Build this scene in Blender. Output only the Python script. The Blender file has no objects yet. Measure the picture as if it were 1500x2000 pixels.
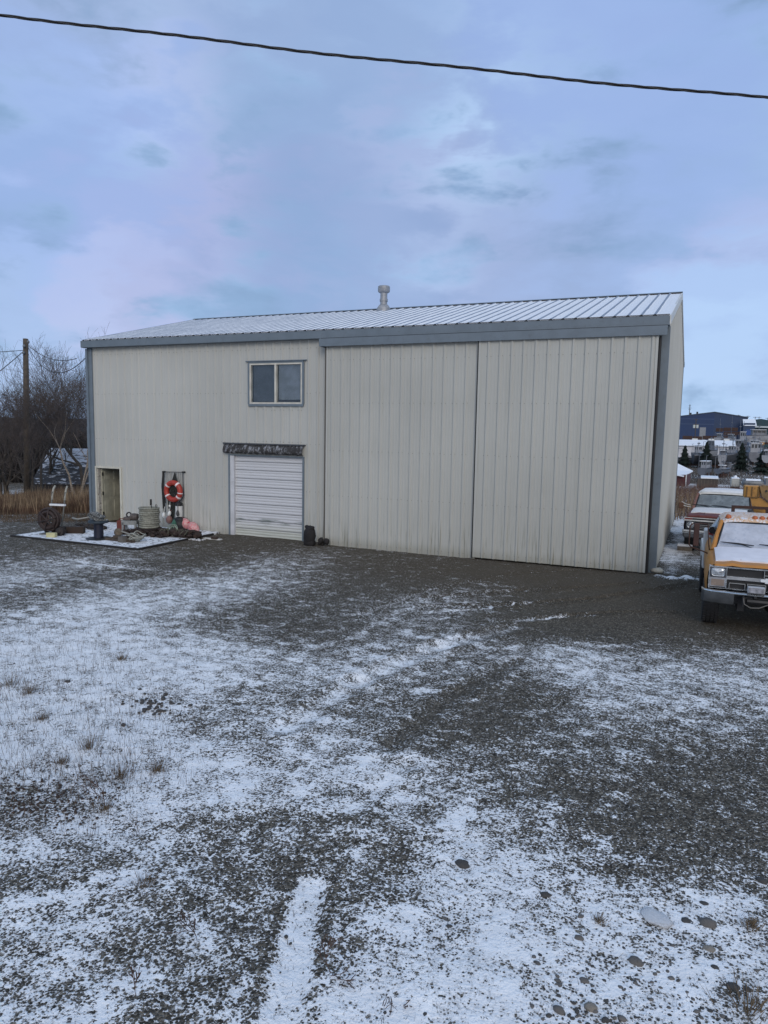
import bpy, math, random
import numpy as np
from mathutils import Vector, Matrix
random.seed(7); rng = np.random.default_rng(7)
R_ = math.radians
sc = bpy.context.scene
COL = sc.collection
# ------------------------------------------------------------------ camera
CAM_F, YAW, PIT, ROL = 1409.22, -0.41475, 0.11429, 0.01773
CAM = Vector((0.94784, -18.6898, 3.38731))
_F = Vector((math.sin(YAW)*math.cos(PIT), math.cos(YAW)*math.cos(PIT), -math.sin(PIT)))
_R0 = Vector((math.cos(YAW), -math.sin(YAW), 0)); _U0 = _R0.cross(_F)
_R = _R0*math.cos(ROL)+_U0*math.sin(ROL); _U = -_R0*math.sin(ROL)+_U0*math.cos(ROL)
cd = bpy.data.cameras.new('camera'); cam = bpy.data.objects.new('camera', cd); COL.objects.link(cam)
cd.sensor_fit = 'VERTICAL'; cd.sensor_height = 24; cd.sensor_width = 18; cd.lens = 24*CAM_F/2000
cd.clip_start = 0.05; cd.clip_end = 6000
M = Matrix((( _R.x, _U.x, -_F.x, CAM.x), (_R.y, _U.y, -_F.y, CAM.y), (_R.z, _U.z, -_F.z, CAM.z), (0, 0, 0, 1)))
cam.matrix_world = M; sc.camera = cam
def ray(u, v): return (_F*CAM_F + _R*(u-750) + _U*(1000-v)).normalized()
def at(u, v, d):                     # world point seen at photo pixel u,v at distance d along the view axis
    r = ray(u, v); return CAM + r*(d/r.dot(_F))
def gp(u, v, z=0.0):                 # point of the ground level z seen at photo pixel u,v
    r = ray(u, v); return CAM + r*((z-CAM.z)/r.z)
def sstep(t): t = np.clip(t, 0, 1); return t*t*(3-2*t)
def hgt(x, y):
    sy = sstep((np.asarray(y, float)-10)/70); tx = sstep((-np.asarray(x, float)-19)/25)
    return -2.0*sy - 0.9*tx*(1-sy)
# ------------------------------------------------------------------ view, sun, world
sc.view_settings.view_transform = 'Standard'; sc.view_settings.look = 'None'
sc.view_settings.gamma = 1; sc.view_settings.exposure = 0.29; sc.view_settings.use_curve_mapping = False
sc.render.engine = 'CYCLES'; sc.cycles.use_denoising = True
SUN_EL, SUN_AZ = R_(24), R_(152)     # azimuth clockwise from +y
sd = bpy.data.lights.new('sun', 'SUN'); sd.energy = 0.85; sd.angle = R_(25); sd.color = (1, .94, .86)
so = bpy.data.objects.new('sun', sd); COL.objects.link(so)
sdir = Vector((math.sin(SUN_AZ)*math.cos(SUN_EL), math.cos(SUN_AZ)*math.cos(SUN_EL), math.sin(SUN_EL)))
so.rotation_euler = sdir.to_track_quat('Z', 'Y').to_euler(); so.location = (0, -30, 30)
w = bpy.data.worlds.new('World'); sc.world = w; w.use_nodes = True
nt = w.node_tree; nt.nodes.clear()
class NT:
    def __init__(s, nt): s.nt = nt
    def n(s, t, **k):
        o = s.nt.nodes.new(t)
        for a, b in k.items(): setattr(o, a, b)
        return o
    def set(s, inp, v):
        if v is None: return
        if isinstance(v, bpy.types.NodeSocket): s.nt.links.new(v, inp)
        else:
            if hasattr(inp, 'default_value'):
                if isinstance(v, (tuple, list)) and len(v) == 3 and inp.type == 'RGBA': v = (*v, 1)
                inp.default_value = v
    def math(s, op, a, b=None, c=None, clamp=False):
        o = s.n('ShaderNodeMath', operation=op, use_clamp=clamp)
        for i, x in enumerate((a, b, c)): s.set(o.inputs[i], x)
        return o.outputs[0]
    def vm(s, op, a, b=None):
        o = s.n('ShaderNodeVectorMath', operation=op); s.set(o.inputs[0], a)
        if b is not None: s.set(o.inputs[3] if op == 'SCALE' else o.inputs[1], b)
        return o.outputs['Value'] if op in ('DOT_PRODUCT', 'LENGTH') else o.outputs[0]
    def noise(s, vec, scale, det=3, rough=.5, dist=0, out=0):
        o = s.n('ShaderNodeTexNoise'); s.set(o.inputs['Vector'], vec); o.inputs['Scale'].default_value = scale
        o.inputs['Detail'].default_value = det; o.inputs['Roughness'].default_value = rough; o.inputs['Distortion'].default_value = dist
        return o.outputs[out]
    def vor(s, vec, scale, feat='F1', out='Distance', rnd=1):
        o = s.n('ShaderNodeTexVoronoi', feature=feat); s.set(o.inputs['Vector'], vec); o.inputs['Scale'].default_value = scale
        o.inputs['Randomness'].default_value = rnd
        return o.outputs[out]
    def mr(s, v, a, b, c=0, d=1, smooth=True):
        o = s.n('ShaderNodeMapRange', interpolation_type='SMOOTHSTEP' if smooth else 'LINEAR')
        for i, x in enumerate((v, a, b, c, d)): s.set(o.inputs[i], x)
        return o.outputs[0]
    def mix(s, f, a, b, bt='MIX'):
        o = s.n('ShaderNodeMix', data_type='RGBA', blend_type=bt)
        s.set(o.inputs[0], f); s.set(o.inputs[6], a); s.set(o.inputs[7], b); return o.outputs[2]
    def ramp(s, v, pts):
        o = s.n('ShaderNodeValToRGB'); s.set(o.inputs[0], v); e = o.color_ramp.elements
        while len(e) < len(pts): e.new(.5)
        for i, (p, c) in enumerate(pts): e[i].position = p; e[i].color = (*c, 1)
        return o.outputs[0]
    def bump(s, h, dist, st=1):
        o = s.n('ShaderNodeBump'); s.set(o.inputs['Height'], h); o.inputs['Distance'].default_value = dist; o.inputs['Strength'].default_value = st
        return o.outputs[0]
T = NT(nt)
tc = T.n('ShaderNodeTexCoord').outputs['Generated']
sx = T.n('ShaderNodeSeparateXYZ'); nt.links.new(tc, sx.inputs[0])
zz = T.math('ADD', T.math('MAXIMUM', sx.outputs[2], 0), .22)
cx = T.n('ShaderNodeCombineXYZ'); T.set(cx.inputs[0], T.math('DIVIDE', sx.outputs[0], zz)); T.set(cx.inputs[1], T.math('DIVIDE', sx.outputs[1], zz)); T.set(cx.inputs[2], T.math('MULTIPLY', sx.outputs[2], 1.5))
cv = cx.outputs[0]
cv = T.vm('MULTIPLY', tc, (1, 1, 2.5)); n1 = T.noise(T.vm('ADD', cv, (5.3, 2.1, 6)), 3.0, 6, .55, .2); n2 = T.noise(T.vm('ADD', cv, (7.3, 2.1, 4)), 2.2, 4, .5, .1); n3 = T.noise(T.vm('ADD', cv, (1.7, 9.1, 2)), 6.5, 5, .55, .15)
cl = T.ramp(T.math('ADD', T.math('MULTIPLY', n1, .8), T.math('MULTIPLY', n3, .2)), [(.38, (.185, .285, .46)), (.46, (.225, .35, .555)), (.53, (.29, .44, .67)), (.61, (.41, .58, .82))])
cl = T.mix(T.mr(n2, .46, .70, 0, .12), cl, (.37, .41, .65))
wob = T.math('MULTIPLY', T.math('SUBTRACT', n3, .5), .10)
wob = T.math('ADD', wob, T.math('MULTIPLY', T.math('SUBTRACT', n1, .5), .07))
BL = [(150, 90, 9, (.38, .45, .67), .45), (420, 200, 9, (.33, .42, .64), .3), (910, 265, 5, (.50, .66, .90), .8), (1050, 200, 5.5, (.46, .62, .87), .75), (700, 150, 7, (.27, .37, .60), .5), (1000, 60, 7, (.27, .385, .63), .55), (330, 225, 3.5, (.47, .54, .80), .6),
      (200, 390, 6, (.40, .53, .83), .6), (90, 520, 8, (.205, .305, .51), .7), (600, 380, 9, (.225, .325, .54), .55), (850, 470, 6, (.39, .43, .66), .45), (1080, 535, 5, (.41, .46, .70), .5),
      (350, 520, 6, (.37, .39, .63), .6), (1200, 420, 9, (.235, .325, .54), .6), (1350, 250, 9, (.30, .42, .70), .5), (1450, 650, 5, (.40, .43, .67), .5), (1420, 760, 6, (.36, .53, .80), .6), (1400, 820, 4, (.42, .58, .82), .45),
      (60, 600, 4, (.42, .54, .82), .5), (1240, 120, 7, (.27, .38, .68), .5), (80, 250, 7, (.28, .40, .70), .55), (250, 620, 3.5, (.42, .46, .69), .5), (650, 560, 6, (.225, .32, .54), .6)]
for (u, v, rad, c, a) in BL:
    d = ray(u, v); dn = T.math('ADD', T.vm('DOT_PRODUCT', tc, tuple(d)), T.math('MULTIPLY', wob, (rad/9)**1.4*1.1))
    cl = T.mix(T.mr(dn, math.cos(R_(rad*1.6)), math.cos(R_(rad*.3)), 0, a), cl, c)
cl = T.mix(T.mr(sx.outputs[2], -.02, -.004, .8, 0), cl, (.08, .08, .09))
# clearer, brighter and warmer sky behind the photographer, where the low sun is
gl = T.mr(T.vm('DOT_PRODUCT', tc, tuple(sdir)), .35, 1, 0, 1)
cl = T.mix(gl, cl, (.60, .62, .70))
sky = T.n('ShaderNodeTexSky', sky_type='NISHITA', sun_disc=False); sky.sun_elevation = SUN_EL; sky.sun_rotation = SUN_AZ
col = T.mix(.93, sky.outputs[0], T.mix(1.0, cl, (10, 10, 10), 'MULTIPLY'))
bg = T.n('ShaderNodeBackground'); T.set(bg.inputs[0], col); bg.inputs[1].default_value = .1
wo = T.n('ShaderNodeOutputWorld'); nt.links.new(bg.outputs[0], wo.inputs[0])
# ------------------------------------------------------------------ materials
MATS = {}
def newmat(name):
    m = bpy.data.materials.new(name); m.use_nodes = True; t = NT(m.node_tree); m.node_tree.nodes.clear()
    b = t.n('ShaderNodeBsdfPrincipled'); o = t.n('ShaderNodeOutputMaterial'); m.node_tree.links.new(b.outputs[0], o.inputs[0])
    return m, t, b
def mat(name, c, rough=.6, metal=0, var=.15, scale=4, bump=0, c2=None, f2=(.5, .7), spec=None, bscale=None):
    if name in MATS: return MATS[name]
    m, t, b = newmat(name); pos = t.n('ShaderNodeTexCoord').outputs['Object']
    n = t.noise(pos, scale, 5, .6)
    cc = t.mix(t.mr(n, .3, .7), tuple(x*(1-var) for x in c), tuple(min(1, x*(1+var)) for x in c))
    if c2: cc = t.mix(t.mr(t.noise(t.vm('ADD', pos, (3.1, 5.2, 1.7)), scale*2.3, 5, .65), f2[0], f2[1]), cc, c2)
    t.set(b.inputs['Base Color'], cc); b.inputs['Metallic'].default_value = metal
    t.set(b.inputs['Roughness'], t.mr(n, .3, .7, max(0, rough-.1), min(1, rough+.1)))
    if spec is not None: b.inputs['Specular IOR Level'].default_value = spec
    if bump: t.set(b.inputs['Normal'], t.bump(t.noise(pos, bscale or scale*6, 4, .6), bump))
    MATS[name] = m; return m
SNOWC = (.78, .80, .84)
snow = mat('snow', SNOWC, .7, 0, .05, 9, .01)
frost = mat('frosted glass', (.46, .48, .54), .35, 0, .12, 5, 0, (.36, .40, .48), (.5, .75))
darkfrost = mat('thin frosted glass', (.19, .22, .24), .25, 0, .25, 4, 0, (.12, .14, .15), (.52, .7))
black = mat('black rubber', (.018, .018, .02), .8)
blackpl = mat('black plastic', (.012, .012, .014), .5)
chrome = mat('chrome', (.62, .64, .66), .22, .9, .1, 8, 0, (.3, .28, .26), (.6, .8))
greymet = mat('weathered grey metal', (.16, .17, .18), .5, .5, .25, 6)
rust = mat('rusty steel', (.055, .025, .018), .8, 0, .35, 12, .003, (.05, .025, .02), (.5, .7))
whitep = mat('old white paint', (.62, .62, .6), .5, 0, .1, 5, 0, (.35, .3, .25), (.64, .8))
trim = mat('blue grey trim paint', (.14, .175, .21), .5, 0, .08, 3, 0, (.11, .13, .15), (.55, .8))
glassm = mat('dark glass', (.03, .035, .04), .08, 0, .1, 3)
wood = mat('weathered wood', (.13, .11, .09), .85, 0, .3, 8, .004)
polewood = mat('pole wood', (.085, .068, .052), .9, 0, .3, 6, .004)
bark = mat('grey bark', (.06, .05, .042), .9, 0, .35, 10)
bark2 = mat('pale birch bark', (.26, .22, .18), .9, 0, .35, 14, 0, (.08, .06, .05), (.5, .62))
twigm = mat('twigs', (.08, .064, .058), .9, 0, .3, 3)
rope_m = mat('pale rope', (.32, .32, .28), .9, 0, .3, 20, .004)
gropem = mat('green rope', (.05, .14, .10), .9, 0, .3, 20, .004)
netm = mat('brown netting', (.045, .03, .025), .95, 0, .5, 18, .02)
orange = mat('orange buoy vinyl', (.36, .04, .025), .5, 0, .2, 10, 0, (.28, .04, .025), (.55, .75))
pinkm = mat('faded pink buoy vinyl', (.60, .20, .21), .5, 0, .15, 9, 0, (.62, .44, .42), (.45, .6))
whitebuoy = mat('white foam', (.75, .75, .72), .6)
hosem = mat('grey hose', (.24, .24, .20), .7, 0, .25, 9, 0, (.12, .11, .09), (.5, .7))
def panel_mat(name, c, streak=.5, low=0.9):
    m, t, b = newmat(name); pos = t.n('ShaderNodeNewGeometry').outputs['Position']
    s = t.n('ShaderNodeSeparateXYZ'); t.set(s.inputs[0], pos)
    st = t.noise(t.vm('MULTIPLY', pos, (7, 7, .35)), 1, 4, .6)
    st2 = t.noise(t.vm('MULTIPLY', pos, (22, 22, .8)), 1, 3, .6)
    bl = t.noise(pos, .35, 3, .5)
    cc = t.mix(t.mr(bl, .3, .7), tuple(x*.93 for x in c), tuple(x*1.04 for x in c))
    cc = t.mix(t.mr(st, .52, .8, 0, .35*streak), cc, (.22, .22, .17))
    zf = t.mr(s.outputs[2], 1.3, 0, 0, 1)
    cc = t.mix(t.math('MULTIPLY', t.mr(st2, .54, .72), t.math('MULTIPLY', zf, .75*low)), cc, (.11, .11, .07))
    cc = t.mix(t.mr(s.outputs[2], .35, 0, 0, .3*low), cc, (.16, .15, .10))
    t.set(b.inputs['Base Color'], cc); b.inputs['Roughness'].default_value = .6; b.inputs['Specular IOR Level'].default_value = .25
    t.set(b.inputs['Normal'], t.bump(t.noise(t.vm('MULTIPLY', pos, (1, 1, .5)), 1.6, 2, .5), .012))
    MATS[name] = m; return m
cream = panel_mat('cream metal panel', (.458, .463, .44))
creamd = panel_mat('cream door panel', (.44, .445, .42), .5, 1.2)
def roof_mat():
    m, t, b = newmat('snow dusted metal roof'); pos = t.n('ShaderNodeNewGeometry').outputs['Position']
    n = t.noise(t.vm('MULTIPLY', pos, (5, 1.2, 1.2)), 1, 5, .6); n2 = t.noise(pos, 14, 3, .6)
    at_ = t.n('ShaderNodeAttribute', attribute_name='rib'); rf = at_.outputs['Fac']
    f = t.math('SUBTRACT', t.math('ADD', t.math('ADD', t.math('MULTIPLY', n, .5), t.math('MULTIPLY', n2, .3)), .53), t.math('MULTIPLY', rf, .6))
    cc = t.mix(t.mr(f, .48, .72), (.22, .26, .33), SNOWC)
    t.set(b.inputs['Base Color'], cc); b.inputs['Roughness'].default_value = .55
    return m
roofm = roof_mat()
def ground_mat():
    m, t, b = newmat('snowy gravel ground'); pos = t.n('ShaderNodeNewGeometry').outputs['Position']
    c = t.n('ShaderNodeAttribute', attribute_name='snow').outputs['Fac']
    brown = t.n('ShaderNodeAttribute', attribute_name='brown').outputs['Fac']
    n1 = t.noise(pos, 1.6, 4, .6); n2 = t.noise(pos, 7, 4, .65); nA = t.noise(t.vm('MULTIPLY', pos, (1, 1.25, 1)), 3.3, 6, .62, .4); n3 = t.noise(pos, 34, 3, .65); n4 = t.noise(pos, 85, 2, .6)
    vo = t.n('ShaderNodeTexVoronoi'); t.set(vo.inputs['Vector'], pos); vo.inputs['Scale'].default_value = 55
    vr = t.n('ShaderNodeSeparateColor'); t.set(vr.inputs[0], vo.outputs['Color'])
    vo2 = t.n('ShaderNodeTexVoronoi'); t.set(vo2.inputs['Vector'], pos); vo2.inputs['Scale'].default_value = 24
    vr2 = t.n('ShaderNodeSeparateColor'); t.set(vr2.inputs[0], vo2.outputs['Color'])
    def w(x, k): return t.math('MULTIPLY', t.math('SUBTRACT', x, .5), k)
    s = t.math('ADD', c, w(n1, .6)); s = t.math('ADD', s, w(nA, 1.35)); s = t.math('ADD', s, w(n3, .75)); s = t.math('ADD', s, w(n4, .5))
    s = t.math('ADD', s, w(vr.outputs[0], .30)); s = t.math('ADD', s, w(vr2.outputs[0], .16))
    f = t.mr(s, .47, .60)
    sg = t.math('ADD', t.math('MULTIPLY', vo.outputs['Distance'], .75), t.math('MULTIPLY', c, .95)); sg = t.math('ADD', sg, w(n3, .9)); sg = t.math('ADD', sg, w(nA, .45)); sg = t.math('ADD', sg, w(vr2.outputs[0], .2))
    f = t.math('MAXIMUM', f, t.math('MULTIPLY', t.mr(sg, .80, .97), .85))
    g = t.ramp(vr.outputs[1], [(0, (.034, .030, .024)), (.4, (.080, .070, .056)), (.75, (.125, .111, .091)), (.93, (.19, .17, .14)), (1, (.29, .27, .23))])
    g2 = t.ramp(vr2.outputs[1], [(0, (.55, .55, .55)), (.6, (1, 1, 1)), (1, (1.35, 1.33, 1.3))])
    g = t.mix(.7, g, t.mix(1, g, g2, 'MULTIPLY'))
    g = t.mix(t.math('MULTIPLY', brown, .75), g, t.mix(t.mr(n3, .3, .7), (.066, .052, .036), (.125, .102, .074)))
    g = t.mix(t.mr(n1, .55, .8, 0, .3), g, (.05, .043, .033))
    cc = t.mix(f, g, t.mix(t.mr(n2, .3, .7), (.80, .80, .81), (.92, .92, .93)))
    t.set(b.inputs['Base Color'], cc); b.inputs['Roughness'].default_value = .9; b.inputs['Specular IOR Level'].default_value = .2
    h = t.math('ADD', t.math('MULTIPLY', t.math('MULTIPLY', vo.outputs['Distance'], -.6), t.math('SUBTRACT', 1, f)), t.math('MULTIPLY', n2, .9))
    h = t.math('ADD', h, t.math('MULTIPLY', f, .35)); h = t.math('ADD', h, t.math('MULTIPLY', n3, .4))
    t.set(b.inputs['Normal'], t.bump(h, .03, .9))
    return m
groundm = ground_mat()
# ------------------------------------------------------------------ mesh helpers
class MB:
    def __init__(s): s.v = []; s.f = []; s.sm = False
    def add(s, vs, fs):
        o = len(s.v); s.v += [tuple(x) for x in vs]; s.f += [tuple(i+o for i in f) for f in fs]; return s
    def box(s, a, b, rz=0, bev=0, org=None):
        x0, y0, z0 = a; x1, y1, z1 = b
        if bev:
            vs = []; e = bev
            for (xa, ya) in ((x0+e, y0), (x1-e, y0), (x1, y0+e), (x1, y1-e), (x1-e, y1), (x0+e, y1), (x0, y1-e), (x0, y0+e)): vs.append((xa, ya))
            cx_, cy_ = (x0+x1)/2, (y0+y1)/2
            def ring(z, k): return [(cx_+(px-cx_)*(1-k*2*e/max(.001, x1-x0)), cy_+(py-cy_)*(1-k*2*e/max(.001, y1-y0)), z) for px, py in vs]
            V = ring(z0, 1)+ring(z0+e, 0)+ring(z1-e, 0)+ring(z1, 1)
            F = [tuple(reversed(range(8))), tuple(range(24, 32))]
            for r in range(3):
                for i in range(8): j = (i+1) % 8; F.append((r*8+i, r*8+j, r*8+8+j, r*8+8+i))
        else:
            V = [(x0, y0, z0), (x1, y0, z0), (x1, y1, z0), (x0, y1, z0), (x0, y0, z1), (x1, y0, z1), (x1, y1, z1), (x0, y1, z1)]
            F = [(0, 3, 2, 1), (4, 5, 6, 7), (0, 1, 5, 4), (1, 2, 6, 5), (2, 3, 7, 6), (3, 0, 4, 7)]
        if rz:
            ox, oy = org or ((x0+x1)/2, (y0+y1)/2); c, sn = math.cos(rz), math.sin(rz)
            V = [(ox+(x-ox)*c-(y-oy)*sn, oy+(x-ox)*sn+(y-oy)*c, z) for x, y, z in V]
        return s.add(V, F)
    def tube(s, pts, r, n=8, cap=True, closed=False):
        pts = [Vector(p) for p in pts]; k = len(pts); rr = r if isinstance(r, (list, tuple)) else [r]*k
        V = []; up = None
        for i, p in enumerate(pts):
            if closed: d = pts[(i+1) % k]-pts[i-1]
            else: d = pts[min(i+1, k-1)]-pts[max(i-1, 0)]
            if d.length < 1e-9: d = Vector((0, 0, 1))
            d.normalize()
            if up is None: up = Vector((0, 0, 1)) if abs(d.z) < .9 else Vector((1, 0, 0))
            a = d.cross(up)
            if a.length < 1e-4: a = d.cross(Vector((1, .3, 0)))
            a.normalize(); b = a.cross(d); up = b
            for j in range(n):
                t = 2*math.pi*j/n; V.append(p+a*(math.cos(t)*rr[i])+b*(math.sin(t)*rr[i]))
        F = []
        for i in range(k if closed else k-1):
            i2 = (i+1) % k
            for j in range(n): j2 = (j+1) % n; F.append((i*n+j, i*n+j2, i2*n+j2, i2*n+j))
        if cap and not closed: F.append(tuple(reversed(range(n)))); F.append(tuple(range((k-1)*n, k*n)))
        return s.add(V, F)
    def lathe(s, prof, c=(0, 0, 0), n=20, ax='z', rot=None):
        V = []
        for (r, h) in prof:
            for j in range(n):
                t = 2*math.pi*j/n; q = (r*math.cos(t), r*math.sin(t), h)
                if ax == 'x': q = (h, q[0], q[1])
                if ax == 'y': q = (q[0], h, q[1])
                V.append(q)
        F = []
        for i in range(len(prof)-1):
            for j in range(n): j2 = (j+1) % n; F.append((i*n+j, i*n+j2, i*n+n+j2, i*n+n+j))
        F.append(tuple(reversed(range(n)))); F.append(tuple(range((len(prof)-1)*n, len(prof)*n)))
        if rot is not None: V = [rot @ Vector(q) for q in V]
        return s.add([(q[0]+c[0], q[1]+c[1], q[2]+c[2]) for q in V], F)
    def ball(s, c, r, n=12, m=8, jit=0, sc3=(1, 1, 1), rot=None):
        V = []; F = []
        for i in range(1, m):
            ph = math.pi*i/m
            for j in range(n):
                t = 2*math.pi*j/n; k = 1+random.uniform(-jit, jit)
                V.append(Vector((math.sin(ph)*math.cos(t)*k*sc3[0]*r, math.sin(ph)*math.sin(t)*k*sc3[1]*r, math.cos(ph)*k*sc3[2]*r)))
        V += [Vector((0, 0, r*sc3[2])), Vector((0, 0, -r*sc3[2]))]
        for i in range(m-2):
            for j in range(n): j2 = (j+1) % n; F.append((i*n+j, i*n+n+j, i*n+n+j2, i*n+j2))
        a = len(V)-2
        for j in range(n): j2 = (j+1) % n; F.append((a, j, j2)); F.append((a+1, (m-2)*n+j2, (m-2)*n+j))
        if rot is not None: V = [rot @ q for q in V]
        return s.add([q+Vector(c) for q in V], F)
    def torus(s, c, R, r, rot=None, n=28, m=10, a0=0, a1=2*math.pi, wob=0):
        full = abs(a1-a0-2*math.pi) < 1e-6; k = n if full else n+1; pts = []
        for i in range(k):
            t = a0+(a1-a0)*i/n; q = Vector((R*math.cos(t), R*math.sin(t), wob*math.sin(3*t)))
            if rot is not None: q = rot @ q
            pts.append(q+Vector(c))
        return s.tube(pts, r, m, True, full)
    def loft(s, secs, closed=False, caps=False):
        k = len(secs[0]); V = [p for q in secs for p in q]; F = []
        for i in range(len(secs)-1):
            for j in range(k if closed else k-1): j2 = (j+1) % k; F.append((i*k+j, i*k+j2, (i+1)*k+j2, (i+1)*k+j))
        if caps: F.append(tuple(reversed(range(k)))); F.append(tuple(range((len(secs)-1)*k, len(secs)*k)))
        return s.add(V, F)
    def prism(s, poly, a, b, ax='y'):
        k = len(poly)
        def q(p, t): return {'y': (p[0], t, p[1]), 'x': (t, p[0], p[1]), 'z': (p[0], p[1], t)}[ax]
        V = [q(p, a) for p in poly]+[q(p, b) for p in poly]
        F = [tuple(range(k)), tuple(reversed(range(k, 2*k)))]+[(i, k+i, k+(i+1) % k, (i+1) % k) for i in range(k)]
        return s.add(V, F)
    def build(s, name, m, parent=None, smooth=False, loc=None):
        me = bpy.data.meshes.new(name); me.from_pydata([tuple(map(float, v)) for v in s.v], [], s.f); me.validate()
        ms = m if isinstance(m, (list, tuple)) else [m]
        for x in ms: me.materials.append(x)
        if smooth:
            me.polygons.foreach_set('use_smooth', [True]*len(me.polygons))
            if smooth == 'auto':
                try: me.set_sharp_from_angle(angle=R_(35))
                except Exception: pass
        o = bpy.data.objects.new(name, me); COL.objects.link(o)
        if parent: o.parent = parent
        if loc is not None: o.location = loc
        return o
def bx(a, b, **k): return MB().box(a, b, **k)
def tag(o, label=None, cat=None, group=None, kind=None):
    if label: o['label'] = label
    if cat: o['category'] = cat
    if group: o['group'] = group
    if kind: o['kind'] = kind
    return o
def thing(name, label, cat, loc=(0, 0, 0), rz=0, group=None):
    o = bpy.data.objects.new(name, None); o.empty_display_size = .2; COL.objects.link(o)
    o.location = loc; o.rotation_euler = (0, 0, rz); return tag(o, label, cat, group)
def copy_tree(o, parent=None):
    c = o.copy(); COL.objects.link(c); c.parent = parent
    for ch in [x for x in KIDS.get(o.name, [])] or list(o.children): copy_tree(ch, c)
    return c
KIDS = {}
# ------------------------------------------------------------------ ground
def axis(segs):
    out = []
    for a, b, s in segs:
        n = max(1, int(round((b-a)/s))); out += [a+(b-a)*i/n for i in range(n)]
    return np.array(out+[segs[-1][1]])
xs = axis([(-3000, -600, 600), (-600, -120, 60), (-120, -50, 7), (-50, -22, 1), (-22, -7, .1), (-7, 5, .055), (5, 14, 1), (14, 60, 6), (60, 300, 40), (300, 3000, 600)])
ys = axis([(-60, -26, 8), (-26, -19, 1), (-19, -8, .055), (-8, 1.5, .09), (1.5, 16, .5), (16, 90, 4), (90, 600, 60), (600, 4000, 700)])
X, Y = np.meshgrid(xs, ys)
def vnoise(x, y, s, seed):
    r = np.random.default_rng(seed).random((64, 64)); a = x*s; b = y*s
    i = np.floor(a).astype(int); j = np.floor(b).astype(int); fx = a-i; fy = b-j; fx = fx*fx*(3-2*fx); fy = fy*fy*(3-2*fy)
    g = lambda p, q: r[p % 64, q % 64]
    return (g(i, j)*(1-fx)+g(i+1, j)*fx)*(1-fy)+(g(i, j+1)*(1-fx)+g(i+1, j+1)*fx)*fy-.5
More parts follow.
